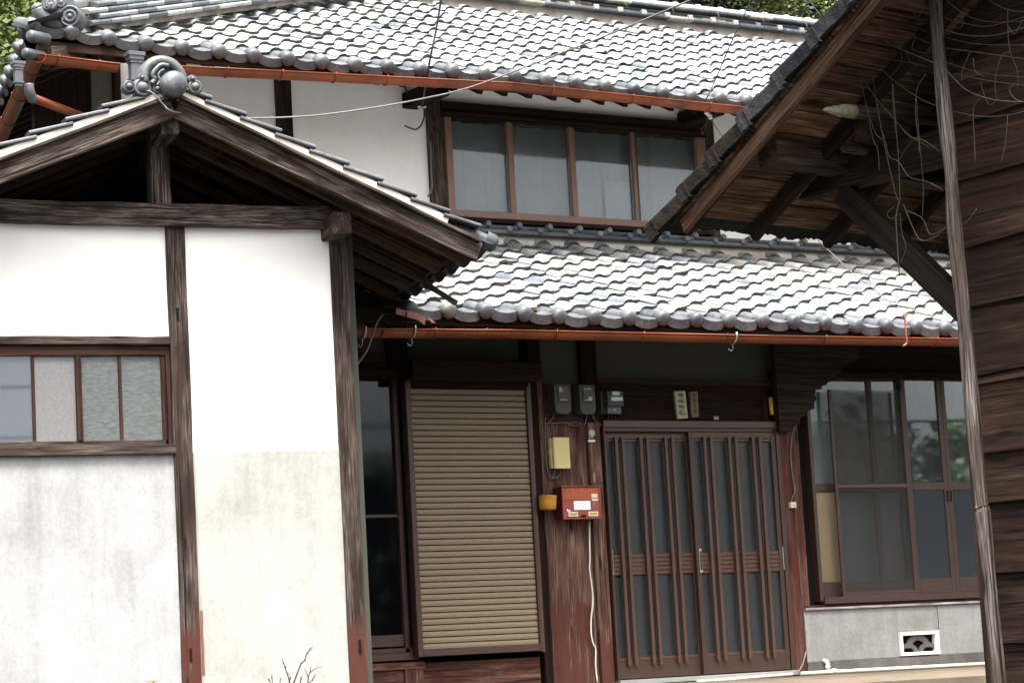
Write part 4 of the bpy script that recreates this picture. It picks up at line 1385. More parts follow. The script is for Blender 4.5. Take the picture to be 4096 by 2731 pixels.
for a0, a1_ in mu:
    fbox(LF, 'muntin', a0, a1_, .022, .045, wb1 + .001, wt0 - .001, W_BOARD, WL)
a_ = la(cp(0, 2, -330, 500))
fbox(LF, 'stile', a_ - .03, a_, .02, .05, wb1 + .001, wt0 - .001, W_BOARD, WL)
fbox(LF, 'pane', a_, mu[0][0], .034, .037, wb1, wt0, glass('sky_glass', (.7, .75, .8), .02, see=.55, body=(.16, .175, .21), fres=1.75), WL, bev=.0003)
fbox(LF, 'pane', mu[0][1], ms0, .034, .037, wb1, wt0, plain('ground_glass', (.135, .135, .135), .45, var=.2, scale=90, spec=.6), WL, bev=.0003)
fbox(LF, 'pane', ms1, mu[1][0], .034, .037, wb1, wt0, G_RIPPLE, WL, bev=.0003)
fbox(LF, 'pane', mu[1][1], la(cp(0, 2, 1488, 500)), .034, .037, wb1, wt0, G_RIPPLE, WL, bev=.0003)
fbox(LF, 'blind', -2.66, qa0, .075, .085, wb0, wt0, plain('pale_blind', (.16, .165, .165), .9), WL)

# ---- roof
RB = -.42                                            # verge plane
def rp(px):
    return LF.onb(px, RB)
apx, apz = rp(cp(0, 0, 1595, 905))
rex, rez = rp(cp(1, 1, 2040, 662))                   # right end of the barge's upper edge
lxx, lzz = rp(cp(0, 0, 10, 1490))
mr = (rez - apz) / (rex - apx)
ml = (lzz - apz) / (lxx - apx)
LR = part('gable_roof', LB, LF.pt(apx, .6, apz))
bh = .125                                            # barge height
BK = 2.25                                            # roof runs back this far
def rz(a):                                           # top of barge line
    return apz + (mr if a > apx else ml) * (a - apx)
for sgn, a1_, m_ in ((1, rex, mr), (-1, -3.55, ml)):
    z1 = apz + m_ * (a1_ - apx)
    upv = Vector((0, 0, 1))
    A_ = LF.pt(apx + sgn * .012, RB, apz - bh * .5)
    B_ = LF.pt(a1_, RB, z1 - bh * .5)
    beam('bargeboard', A_, B_, .035, bh, W_OLD, LR, seg=10, jit=.0015, bev=.006)
    A2 = LF.pt(apx + sgn * .02, RB + .035, apz - bh * .5 - .05)
    beam('barge_batten', LF.pt(apx + sgn * .03, RB - .03, apz + .004), LF.pt(a1_, RB - .03, z1 + .004), .05, .022, W_POST, LR, seg=8, jit=.0015)
    # lime mortar packed under the verge tiles
    L_ = math.hypot(a1_ - apx, z1 - apz)
    n = int(L_ / .238)
    for i in range(n + 1):
        t0, t1 = i * .238 / L_, min(1.0, (i + 1) * .238 / L_)
        aa, ab = apx + (a1_ - apx) * t0, apx + (a1_ - apx) * t1
        za, zb = apz + (z1 - apz) * t0, apz + (z1 - apz) * t1
        if i < n or sgn < 0:
            beam('mortar_fill', LF.pt(aa, RB + .02, za + .045), LF.pt(ab, RB + .02, zb + .045), .07, .06, P_VERGE, LR, seg=3, jit=.0025, bev=.008)
        lift = .03
        p0_, p1_ = LF.pt(aa - sgn * .03, RB + .03, za + .083), LF.pt(ab + sgn * .012, RB + .03, zb + .083 + lift * .75)
        beam('verge_tile', p0_, p1_, .13, .024, TILE_E, LR, bev=.009)
    # deck boards under the tiles, seen from below between the rafters
    nb = int(L_ / .17)
    for i in range(nb + 1):
        t = (i + .5) / (nb + 1)
        a, z = apx + (a1_ - apx) * t, apz + (z1 - apz) * t + .022
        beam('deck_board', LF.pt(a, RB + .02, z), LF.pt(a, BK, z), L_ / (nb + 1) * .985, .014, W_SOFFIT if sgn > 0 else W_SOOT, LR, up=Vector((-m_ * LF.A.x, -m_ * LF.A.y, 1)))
    # tile bed above
    q = [LF.pt(apx, RB + .05, apz + .05), LF.pt(a1_, RB + .05, z1 + .05), LF.pt(a1_, BK, z1 + .05), LF.pt(apx, BK, apz + .05)]
    obj('tile_bed', q + [x + Z * .05 for x in q], [(0, 1, 2, 3), (7, 6, 5, 4), (0, 4, 5, 1), (1, 5, 6, 2), (2, 6, 7, 3), (3, 7, 4, 0)], TILE_D, LR)
    # rafters
    for b in (-.08, .30, .68, 1.06, 1.44, 1.85):
        beam('rafter', LF.pt(apx + sgn * .02, b, apz - .035), LF.pt(a1_ - sgn * (.02 + .03 * (b > 0)), b, z1 - .035 - m_ * sgn * 0), .055, .075, W_RAFT, LR, seg=4, jit=.002)
# eave tiles along the right eave (seen end-on from below)
S_L = (LF.A + Z * mr) * -1
S_L = S_L.normalized()
me_le = tile_mesh('eave_tile', .95, True, TILE_D)
for i in range(8):
    p = LF.pt(rex + .10, RB + .02 + .293 * (i + .0) , rez + mr * .10 + .035)
    A_ = LF.B
    M = basis(A_, S_L, A_.cross(S_L).normalized(), p)
    inst('eave_tile', me_le, M, LR)
beam('eave_lath', LF.pt(rex - .02, RB + .05, rez + .005), LF.pt(rex - .02, BK, rez + .005), .05, .045, W_SOOT, LR)
# king post, bracket, purlins
ka0, ka1 = la(cp(0, 1, 1368, 100)), la(cp(0, 1, 1550, 100))
fbox(LF, 'king_post', ka0, ka1, -.04, .08, bz1 + .001, apz - .1, W_OLD, LB, seg=4, jit=.002)
kb = (ka0 + ka1) / 2
beam('ridge_purlin', LF.pt(kb + .01, RB + .03, apz - .155), LF.pt(kb + .01, BK, apz - .155), .11, .12, W_OLD, LB)
pa_, pz_ = LF.onb(cp(1, 1, 755, 470), -.27)
beam('eave_purlin', LF.pt(pa_ + .02, -.28, pz_ - .005), LF.pt(pa_ + .02, BK, pz_ - .005), .125, .135, W_POST, LB, seg=6, jit=.002, bev=.008)
beam('eave_purlin', LF.pt(-2.78, -.28, pz_ - .05), LF.pt(-2.78, BK, pz_ - .05), .125, .135, W_OLD, LB)
# back and side walls close the box
fbox(LF, 'side_wall', -2.82, -2.74, .1, 2.2, GZ, pz_ - .02, P_LOWL, LB)
fbox(LF, 'side_wall', pa0 + .02, pa1 - .02, .1, 2.2, GZ, pz_ + .02, P_DARK, LB)
prism('gable_back', [(-2.8, GZ), (pa0, GZ), (pa0, apz + mr * (pa0 - apx) + .06), (apx, apz + .06), (-2.8, apz + ml * (-2.8 - apx) + .06)], basis(LF.A, Z, -LF.nb, LF.pt(0, 2.2, 0)), .05, ROOM, LB)
fbox(LF, 'ceiling', -2.72, pa0, .085, 2.2, bz0 - .02, bz0 - .0, W_SOOT, LB)
# broken batten and slipped tile edges poking out under the eave
b0_, b1_ = LF.inv(onplane(*cp(1, 1, 1560, 1035), LF.pt(0, .55, 0), LF.nb)), LF.inv(onplane(*cp(1, 1, 1835, 1215), LF.pt(0, .40, 0), LF.nb))
beam('loose_batten', LF.pt(*b0_), LF.pt(*b1_), .05, .035, W_POST, LR, seg=3, jit=.002)

# ---- ridge-end ornament: crested arch, waves, scrolls and a round boss
ON = part('ridge_end_ornament', LB, LF.pt(apx, RB, apz + .15))
def lo(x, y, b):
    a, z = LF.onb(cp(0, 0, x, y), b)
    return LF.pt(a, b, z)
ND = -LF.nb
c_ = lo(1495, 735, RB - .02)
arch = [c_ + LF.A * (.118 * math.cos(math.radians(t))) + Z * (.118 * math.sin(math.radians(t))) for t in range(-15, 196, 10)]
tube('arch_rim', arch, .034, TILE_E, ON, 10)
arch2 = [c_ + LF.nb * .05 + LF.A * (.118 * math.cos(math.radians(t))) + Z * (.118 * math.sin(math.radians(t))) for t in range(-15, 196, 10)]
tube('arch_back', arch2, .036, TILE_D, ON, 8)
prism('arch_plate', [(.11 * math.cos(math.radians(t)), .11 * math.sin(math.radians(t))) for t in range(0, 181, 15)] + [(-.12, -.10), (.12, -.10)], axis_mat(ND, c_ + LF.nb * .03), .02, TILE_D, ON)
wv = smooth_path([lo(x, y, RB - .05) for x, y in ((1390, 770), (1420, 730), (1400, 690), (1430, 640), (1480, 600), (1550, 610))], 4)
tube('wave', wv, .016, TILE_E, ON, 8)
wv = smooth_path([lo(x, y, RB - .05) for x, y in ((1440, 790), (1470, 740), (1450, 700), (1470, 660), (1510, 640))], 4)
tube('wave', wv, .010, TILE_E, ON, 8)
for x, y, r in ((1310, 805, .062), (1185, 800, .042), (1790, 800, .048), (1440, 820, .03), (1300, 720, .028), (1765, 730, .028)):
    lathe('scroll', [(r, -.05), (r, -.01), (r * .9, .01), (r * .72, .016), (r * .62, .006), (r * .5, .02), (r * .3, .03), (.003, .032)], axis_mat(ND, lo(x, y, RB - .03)), TILE_E, ON, 16)
lathe('round_boss', [(.082, -.16), (.082, -.03), (.080, .0), (.072, .02), (.055, .034), (.03, .042), (.004, .044)], axis_mat(ND, lo(1605, 768, RB - .10)), TILE_E, ON, 24)
ridge0 = LF.pt(apx, RB + .1, apz + .16)
beam('ridge_cap', ridge0, LF.pt(apx, BK, apz + .16), .16, .12, TILE_D, LR, bev=.05)
# ------------------------------------------------------------------ dark timber shed in the right foreground
SHD = thing('timber_shed', 'dark weathered timber shed with a steep tiled eave jutting in from the right', 'shed', SF.pt(1.2, -2.0, GZ))
TS = math.tan(SPH)
CS, SS = math.cos(SPH), math.sin(SPH)
sr = lambda b: SZ0 - b * TS                          # height of the bargeboard's centre line
def zq(x, y):
    return 2580 + x * 1300 / 2038, 300 + y * 1300 / 2038
RFN = (Z * CS + SF.B * SS)                            # roof normal
RFD = (SF.B * CS - Z * SS)                            # down the slope
def rs(a, b, n=0.0):
    """Point on the shed roof: a along the eave, b toward the house, n above the barge centre."""
    return SF.pt(a, b, sr(b)) + RFN * n
SRF = part('shed_roof', SHD, rs(.5, -1, 0))
beam('bargeboard', rs(0, -2.7), rs(0, .02), .045, .088, wood('barge_wood', (.010, .006, .0038), (.04, .021, .012), (.2, .14, .1), pale_at=.58, red=(.085, .03, .018), red_at=.68), SRF, up=RFN, seg=14, jit=.0025, bev=.012, cut=-.02)
for i, a in enumerate((.47, 1.0, 1.5, 2.0, 2.5)):
    beam('rafter', rs(a, -2.7, -.01), rs(a, .015, -.01), .06, .075, W_SHED, SRF, up=RFN, seg=6, jit=.002, bev=.012, cut=-.02)
nb = 17
for i in range(nb):
    b0 = .0 - i * .155 * CS
    c0, c1 = rs(-.03, b0 - .07, .047), rs(3.2, b0 - .07, .047)
    beam('deck_board', c0, c1, .148, .016, W_SHSOF, SRF, up=RFN, seg=4, jit=.0015, bev=.004)
# bed of clay and moss at the eave edge
q = [rs(-.06, .03, .057), rs(3.2, .03, .057), rs(3.2, -2.8, .057), rs(-.06, -2.8, .057)]
obj('clay_bed', q + [x + RFN * .03 for x in q], [(3, 2, 1, 0), (4, 5, 6, 7), (0, 1, 5, 4), (1, 2, 6, 5), (2, 3, 7, 6), (3, 0, 4, 7)], TILE_M, SRF)
rr_ = random.Random(4)                               # ragged moss and clay fringe hanging at the eave edge
mv, mf = [], []
nm_ = 160
for i in range(nm_ + 1):
    a = -.04 + 3.2 * i / nm_
    t = .012 + .018 * abs(math.sin(a * 9.7)) + rr_.uniform(0, .012)
    mv += [rs(a, .05, .065), rs(a, .05 + rr_.uniform(0, .012), .065 - t), rs(a, -.01, .052)]
for i in range(nm_):
    o = i * 3
    mf += [(o, o + 3, o + 4, o + 1), (o + 1, o + 4, o + 5, o + 2)]
obj('moss_fringe', mv, mf, plain('dark_moss', (.012, .014, .007), .95, var=.4, scale=30), SRF)
# verge tiles stepping up the slope, each with its side flap
steps = [SF.ona(zq(x, y), -.07)[0] for x, y in ((60, 880), (262, 690), (445, 478), (640, 240), (855, -5))]
db = steps[1] - steps[0]
for i in range(5):
    steps.append(steps[-1] + db * (1.0 + .02 * i))
G_VT = tile_mat('verge_tile_grey', (.012, .012, .013), (.03, .031, .034), (.018, .013, .008), rough=.85)
for i in range(len(steps) - 1):
    b0, b1 = steps[i], steps[i + 1]
    bt = max(steps[0] - .012, b0)
    mt = G_VT if i >= 3 else TILE_M
    beam('verge_tile', rs(.06, b1 - .04, .095), rs(.06, b0, .130), .27, .024, mt, SRF, up=RFN, bev=.005)
    f_ = beam('verge_flap', rs(-.068, b1 - .03, .062), rs(-.068, b0 + .003, .094), .024, .072, mt, SRF, up=RFN, seg=7, jit=.0035, bev=.003)
    beam('verge_flap_lip', rs(-.07, b0 - .05, .078), rs(-.07, b0 + .008, .082), .029, .088, mt, SRF, up=RFN, seg=3, jit=.004, bev=.003)
# purlins, logs, outrigger and brace
cb, cz = SF.ona(zq(832, 552), .12)
beam('purlin', SF.pt(.12, cb + .062, cz + .058), SF.pt(3.0, cb + .062, cz + .058), .125, .118, wood('purlin_wood', (.012, .007, .005), (.035, .02, .013), (.16, .13, .1), pale_at=.6, red=(.075, .028, .016), red_at=.64), SHD, seg=6, jit=.002, bev=.006)
lb = -.80
t0, t1 = SF.onb(zq(1120, 218), lb), SF.onb(zq(1830, 275), lb)
lg = [SF.pt(t0[0] + (t1[0] - t0[0]) * k * 1.6, lb, t0[1] + (t1[1] - t0[1]) * k * 1.6 + .002 * math.sin(k * 9)) for k in [0, .03, .08, .16, .3, .5, .75, 1]]
tube('log_purlin', lg[3:], .035, wood('log_bark', (.012, .008, .006), (.032, .022, .016), (.09, .068, .05), pale_at=.6), SHD, 10, radii=[.0355, .036, .036, .036, .036], along=True)
_rt = random.Random(8)
tube('log_tip', [lg[0] + (lg[3] - lg[0]) * (k / 9) * 1.01 + Vector((0, 0, _rt.uniform(-.0015, .0015))) for k in range(10)], .03, plain('pale_rot_with_moss', (.24, .22, .17), .9, var=.4, scale=40, bump=1.0, dirt=(.16, .17, .03), dirt_at=.56), SHD, 10, radii=[.006, .015, .017, .025, .0265, .031, .0315, .0335, .034, .0355])
l2 = SF.onb(zq(1252, 450), -.62)
tube('log_end', [SF.pt(l2[0], -.62, l2[1]), SF.pt(l2[0] + .9, -.62, l2[1] - .012)], .031, wood('cut_log', (.02, .015, .012), (.05, .038, .03), (.1, .08, .065), pale_at=.6), SHD, 12)
k2 = SF.onb(zq(1395, 350), -.78)
fbox(SF, 'strut_block', k2[0] - .04, k2[0] + .25, -.84, -.73, k2[1] - .055, k2[1] + .05, W_SHED, SHD, bev=.012)
oa = .68
o0, o1 = SF.ona(zq(985, 700), oa), SF.ona(zq(1870, 430), oa)
ob0 = SF.ona(zq(990, 790), oa)
beam('outrigger', SF.pt(oa, o1[0] - .1, ob0[1] + .085), SF.pt(oa, ob0[0], ob0[1] + .085), .12, .165, W_SHED, SHD, seg=8, jit=.003, bev=.01)
r0, r1 = SF.ona(zq(1265, 765), oa), SF.ona(zq(1950, 1400), oa)
beam('brace', SF.pt(oa - .02, r0[0] + .0, r0[1] + .02), SF.pt(oa - .02, r1[0] - .09, r1[1] - .09), .08, .12, wood('brace_wood', (.005, .003, .0023), (.014, .0085, .0062), (.06, .043, .034), pale_at=.66), SHD, up=SF.B, seg=5, jit=.002, bev=.008)
# round corner pole
pa = .36
pc = [(3, 0, 1535, -60), (3, 0, 1535, 0), (3, 0, 1580, 600), (3, 0, 1640, 1200), (3, 1, 1680, 0), (3, 1, 1710, 500), (3, 1, 1795, 1300), (3, 2, 1820, 0), (3, 2, 1895, 800), (3, 2, 1960, 1500), (3, 3, 1972, 0), (3, 3, 2038, 700), (3, 3, 2115, 1500)]
pp = []
for c in pc:
    b, z = SF.ona(cp(*c), pa)
    pp.append(SF.pt(pa, b, z))
pp.append(SF.pt(pa, SF.inv(pp[-1])[1] - .01, GZ))
pth = smooth_path(pp, 3)
tube('corner_pole', pth, .034, W_SHEDP, SHD, 12, radii=[.033 + .003 * math.sin(i * .9) + random.uniform(-.001, .001) for i in range(len(pth))], along=True)
# a squared post against the wall behind the pole
bpole = SF.ona(cp(3, 1, 1795, 1300), .53)[0]
fbox(SF, 'wall_post', .60, .70, bpole + .0, bpole + .10, GZ, sr(bpole) - .02, W_SHED, SHD)
# lapped wall boards
wa = .60
lines = [((3700, -300), (4096, -470)), ((3740, -30), (4096, -180)), ((3790, 240), (4096, 105)), ((3817, 507), (4096, 392)), ((3834, 726), (4096, 650)), ((3856, 996), (4096, 909)), ((3875, 1230), (4096, 1175)), ((3899, 1505), (4096, 1462)), ((3912, 1536), (4096, 1501)), ((3938, 1812), (4096, 1795)), ((3947, 2010), (4096, 1998)), ((3960, 2290), (4096, 2285)), ((3995, 2571), (4096, 2570)), ((4010, 2860), (4096, 2862)), ((4020, 3150), (4096, 3152)), ((4030, 3440), (4096, 3444))]
bl, br = bpole + .03, -3.0
WLN = []
for p0_, p1_ in lines:
    (ba, za), (bb, zb_) = SF.ona(p0_, wa), SF.ona(p1_, wa)
    k = (zb_ - za) / (bb - ba)
    k = max(-.22, min(.22, k))
    WLN.append((za + k * (bl - ba), za + k * (bb - ba) + k * .25 * (br - bb)))
for i in range(len(WLN) - 1):
    (tl_, tr_), (b_l, b_r) = WLN[i], WLN[i + 1]
    vs_, fs_ = [], []
    n = 10
    for j in range(n + 1):
        t = j / n
        b = bl + (br - bl) * t
        zt_, zb_ = tl_ + (tr_ - tl_) * t + .012, b_l + (b_r - b_l) * t + random.uniform(-.004, .004)
        zt_ = min(zt_, sr(b) - .02)
        zb_ = min(zb_, sr(b) - .03)
        vs_ += [SF.pt(wa + .004, b, zt_), SF.pt(wa - .022 + random.uniform(-.003, .003), b, zb_), SF.pt(wa + .006, b, zb_ + .001), SF.pt(wa + .022, b, zt_)]
    for j in range(n):
        o = j * 4
        for k in range(4):
            fs_.append((o + k, o + (k + 1) % 4, o + 4 + (k + 1) % 4, o + 4 + k))
    fs_ += [(0, 3, 2, 1), (n * 4, n * 4 + 1, n * 4 + 2, n * 4 + 3)]
    c0 = SF.pt(wa, (bl + br) / 2, (tl_ + b_l) / 2)
    Mb = basis(-SF.B, -SF.A * -1, (-SF.B).cross(SF.A), c0)
    Mi = Mb.inverted()
    obj('wall_board', [Mi @ x for x in vs_], fs_, W_SHED, SHD, Mb)
fbox(SF, 'wall_core', .63, .70, -3.0, bpole + .02, GZ, SZ0 + .5, BLACK, SHD)
fbox(SF, 'far_wall', .70, 3.2, bpole - .06, bpole + .0, GZ, sr(bpole) - .05, W_SHED, SHD)

# ------------------------------------------------------------------ old net draped over the shed
NET = thing('garden_net', 'tattered green-grey string net draped from the shed eave over its wall', 'net', SF.pt(.3, -1.3, GZ))
def zn(x, y):
    return 3250 + x / 2.78, y / 2.78
strands = [
    [(820, -30), (1100, 190), (1340, 285), (1640, 385), (2000, 400), (2360, 310)], [(1120, -30), (1480, 205), (1700, 265), (1960, 295), (2360, 190)],
    [(1450, -30), (1660, 145), (1870, 230), (2100, 250), (2360, 235)], [(1900, -30), (2150, 105), (2360, 135)],
    [(560, -30), (930, 210), (1200, 330), (1480, 420), (1850, 495), (2360, 505)], [(380, 60), (700, 240), (1100, 400), (1400, 520), (1800, 580), (2360, 660)],
    [(400, 100), (780, 440), (980, 550), (1320, 690), (1480, 780), (1700, 995), (2000, 1110), (2360, 1138)], [(440, 360), (620, 560), (880, 665), (1100, 700), (1260, 740)],
    [(1330, 640), (1560, 720), (1900, 820), (2360, 860)], [(1560, 820), (1900, 890), (2360, 955)],
    [(330, 450), (640, 640), (880, 880), (1150, 1070), (1380, 1180), (1800, 1290), (2160, 1285), (2360, 1240)],
    [(330, 300), (420, 560), (500, 780), (560, 1000), (600, 1180), (700, 1480), (790, 1560)], [(340, 470), (510, 790), (690, 1070), (920, 1340), (1080, 1510), (1300, 1640)],
    [(440, 230), (480, 600), (520, 840)], [(640, 640), (700, 1070), (760, 1400), (830, 1640)], [(885, 930), (900, 1200), (940, 1560), (960, 1700)],
    [(1260, 830), (1160, 1000), (1150, 1300), (1180, 1560), (1190, 1700)], [(1750, 590), (1670, 780), (1660, 900)], [(1790, 650), (1810, 800), (1900, 850)],
    [(2200, 580), (2100, 630), (2030, 900), (2040, 1110), (1960, 1160), (1890, 1000), (1875, 910)], [(2200, 590), (2280, 800), (2280, 990)],
    [(1860, 1100), (1790, 1220), (1800, 1560), (1810, 1800)], [(2170, 1290), (2150, 1560), (2100, 1800)], [(2240, 940), (2190, 1010), (2250, 1100), (2360, 1145)],
    [(2170, 100), (2175, 400), (2200, 590)], [(2340, 220), (2250, 380), (2180, 300)], [(1220, 40), (1215, 130), (1160, 190), (1110, 120), (1070, 120)],
    [(1660, 145), (1670, 280), (1620, 320), (1560, 270)], [(640, 60), (560, 160), (450, 220), (480, 200), (560, 100), (680, 130)], [(450, 230), (340, 300), (320, 370), (400, 380), (425, 330), (390, 290)],
    [(980, 550), (990, 680), (940, 780), (870, 850)], [(980, 540), (1040, 540), (1080, 680), (1180, 750)], [(700, 250), (700, 330), (800, 240), (930, 205)], [(780, 450), (830, 620), (870, 660)],
    [(1150, 410), (1120, 480), (1120, 550), (1290, 610)], [(-60, -30), (100, 195)], [(120, -30), (145, 200)], [(250, -30), (240, 130)], [(0, -30), (-90, 80), (-120, 220)], [(140, 420), (140, 560), (190, 780), (215, 780), (170, 440)],
    [(290, 430), (340, 540), (330, 600), (375, 680)], [(200, -20), (420, 90), (540, 150), (720, 260)], [(230, 30), (440, 100), (520, 130)]]
strands2 = [[(1390, 200), (1430, 400), (1460, 470), (1470, 600)], [(1450, 140), (1490, 380), (1560, 700), (1595, 800)], [(1555, 60), (1590, 540), (1600, 800)], [(1500, 380), (1530, 510), (1590, 545), (1660, 640), (1770, 670), (1865, 720)],
            [(1700, 130), (1720, 400), (1745, 700), (1738, 900)], [(1595, 800), (1575, 880), (1580, 1020), (1595, 1260)], [(1620, 810), (1690, 980), (1740, 1040), (1830, 1010), (1885, 960), (2000, 935), (2080, 840)], [(1640, 850), (1740, 900), (1790, 1000), (1880, 960)],
            [(1590, 540), (1700, 400), (1850, 480)], [(1360, 10), (1450, 150), (1560, 270), (1650, 380), (1720, 400)], [(1600, 870), (1610, 980), (1635, 1090), (1600, 1180)], [(1560, 830), (1520, 870), (1540, 900), (1600, 870)]]
rn = random.Random(5)
for i, s in enumerate([[zn(*p) for p in s] for s in strands] + [[zq(*p) for p in s] for s in strands2]):
    aa = .30 + .12 * rn.random()
    pts = []
    for px in s:
        b, z = SF.ona(px, aa)
        pts.append(SF.pt(aa, b, z))
    thick = i in (0, 5, 6, 10) or i in (len(strands) + 5, len(strands) + 6)
    tube('cord', smooth_path(pts, 5), .003 if thick else .002, NETC, NET, 5)
# ------------------------------------------------------------------ things fixed to the house front
def hp3(px, Y):
    a, z = HF.onb(px, Y)
    return Vector((a, Y, z))


def strokes(parent, x0, x1, z0, z1, Y, n, seed, mat=None, th=.0022):
    """Brush-like characters stacked in a column."""
    rr = random.Random(seed)
    h = (z1 - z0) / n
    for k in range(n):
        zc = z1 - h * (k + .5)
        xc = (x0 + x1) / 2
        w = (x1 - x0) * .42
        for j in range(4):
            zz = zc + h * (.3 - .2 * j) * .85
            beam('brush_stroke', (xc - w * rr.uniform(.5, 1), Y, zz), (xc + w * rr.uniform(.5, 1), Y, zz + rr.uniform(-.006, .006)), .002, th * rr.uniform(.8, 1.6), mat or INK, parent, bev=.0003)
        beam('brush_stroke', (xc + rr.uniform(-.4, .2) * w, Y - .0002, zc + h * .38), (xc + rr.uniform(-.6, .6) * w, Y - .0002, zc - h * .4), .002, th * 1.3, mat or INK, parent, up=Vector((1, 0, 0)), bev=.0003)


def meter(c0, c1, label, sticker):
    x0, z1 = HF.onb(c0, -.13)
    x1, z0 = HF.onb(c1, -.13)
    T = thing('electricity_meter', label, 'meter', ((x0 + x1) / 2, -.03, z0), 'electricity meters on the entrance wall')
    w, h = x1 - x0, z1 - z0
    r = w * .25
    out = [(0, h), (0, r), (r * .3, r * .3), (r, 0), (w - r, 0), (w - r * .3, r * .3), (w, r), (w, h)]
    B = basis(Vector((1, 0, 0)), Z, Vector((0, -1, 0)), Vector((x0, -.031, z0)))
    prism('case', out, B, .10, METER, T)
    fbox(HF, 'cover_seam', x0 + .004, x1 - .004, -.1345, -.1315, z0 + h * .36, z0 + h * .37, BLACK, T, bev=.0004)
    fr = fbox(HF, 'window_frame', x0 + w * .17, x1 - w * .17, -.139, -.1315, z0 + h * .45, z0 + h * .95, METER, T)
    fbox(HF, 'window', x0 + w * .22, x1 - w * .22, -.1415, -.1392, z0 + h * .48, z0 + h * .92, plain('black_glass_%d' % sticker, (.01, .01, .012), .12), T)
    if sticker == 0:
        fbox(HF, 'paper_label', x0 + w * .24, x0 + w * .44, -.1425, -.1416, z0 + h * .74, z0 + h * .89, STICKER, T, bev=.0003)
    else:
        fbox(HF, 'paper_label', x0 + w * .25, x0 + w * .7, -.1425, -.1416, z0 + h * .84, z0 + h * .875, STICKER, T, bev=.0003)
        fbox(HF, 'paper_label', x0 + w * .5, x0 + w * .76, -.1425, -.1416, z0 + h * .49, z0 + h * .58, STICKER, T, bev=.0003)
    fbox(HF, 'number_strip', x0 + w * .28, x1 - w * .26, -.1428, -.1417, z0 + h * .465, z0 + h * .48, WHITE, T, bev=.0003)
    return T


meter(cp(2, 2, 385, 393), cp(2, 2, 548, 662), 'olive meter with square paper label, left of the two over the yellow box', 0)
meter(cp(2, 2, 615, 396), cp(2, 2, 773, 665), 'olive meter with thin paper strip, right of the two over the yellow box', 1)

# smart meter right of them
x0, z1 = HF.onb(cp(2, 2, 862, 450), -.12)
x1, z0 = HF.onb(cp(2, 2, 1032, 660), -.12)
T = thing('smart_meter', 'dark grey meter with bright display beside the door, below the beam', 'meter', ((x0 + x1) / 2, -.01, z0))
w, h = x1 - x0, z1 - z0
fbox(HF, 'base', x0 - .01, x1 + .005, -.06, -.0085, z0, z1, SMART, T, bev=.006)
fbox(HF, 'case', x0 + w * .08, x1, -.12, -.0605, z0 + h * .32, z1, SMART, T, bev=.008)
fbox(HF, 'display', x0 + w * .28, x1 - w * .06, -.1235, -.1205, z0 + h * .56, z0 + h * .73, LCD, T)
fbox(HF, 'display', x0 + w * .36, x1 - w * .22, -.1235, -.1205, z0 + h * .80, z0 + h * .97, LCD, T)
fbox(HF, 'terminal_cover', x0 + w * .1, x1 - w * .12, -.105, -.0605, z0, z0 + h * .31, plain('clear_grey_plastic', (.07, .075, .08), .2), T, bev=.006)
fbox(HF, 'screw', x0 + w * .46, x0 + w * .54, -.109, -.1055, z0 + h * .14, z0 + h * .2, STEEL, T)
fbox(HF, 'red_tag', x1 - w * .12, x1 - w * .08, -.1, -.0605, z0 + h * .05, z0 + h * .22, MAILRED, T)
for k in (.3, .5, .7):
    tube('lead', smooth_path([(x0 + w * k, -.06, z0), (x0 + w * k, -.055, z0 - .06), (x0 + w * (k - .1), -.045, z0 - .115)], 3), .006, CABLE_B, T, 6)

# yellow junction box
x0, z1 = HF.onb(cp(2, 2, 372, 880), -.09)
x1, z0 = HF.onb(cp(2, 2, 538, 1163), -.09)
T = thing('junction_box', 'cream-yellow plastic box on the boards above the red mailbox', 'box', ((x0 + x1) / 2, -.03, z0))
fbox(HF, 'back_case', x0 - .006, x1 - .004, -.065, -.021, z0 + .004, z1 - .002, YELLOWBOX, T, bev=.006)
fbox(HF, 'lid', x0, x1, -.10, -.066, z0, z1, YELLOWBOX, T, bev=.008)
fbox(HF, 'latch', x0 - .016, x0 - .0065, -.07, -.035, (z0 + z1) / 2 - .02, (z0 + z1) / 2 + .025, YELLOWBOX, T, bev=.003)
# its cables
T = thing('meter_cables', 'dull thin cables looping from the meters down to the yellow box', 'cable', hp3(cp(2, 2, 305, 760), -.04))
for path in ([(385, 670), (370, 710), (320, 755), (305, 780), (303, 900), (315, 1100), (330, 1200), (365, 1250), (415, 1245), (445, 1215), (438, 1175)], [(365, 1250), (388, 1225), (392, 1175)], [(310, 750), (420, 745), (520, 742), (600, 745)], [(500, 745), (540, 765), (600, 772), (625, 740)],
             [(688, 680), (680, 720), (662, 775)], [(302, 780), (305, 720), (310, 690)], [(735, 660), (760, 720), (840, 775), (930, 780), (965, 750)]):
    tube('cable', smooth_path([hp3(cp(2, 2, x, y), -.055) for x, y in path], 4), .0055, CABLE_T, T, 5)

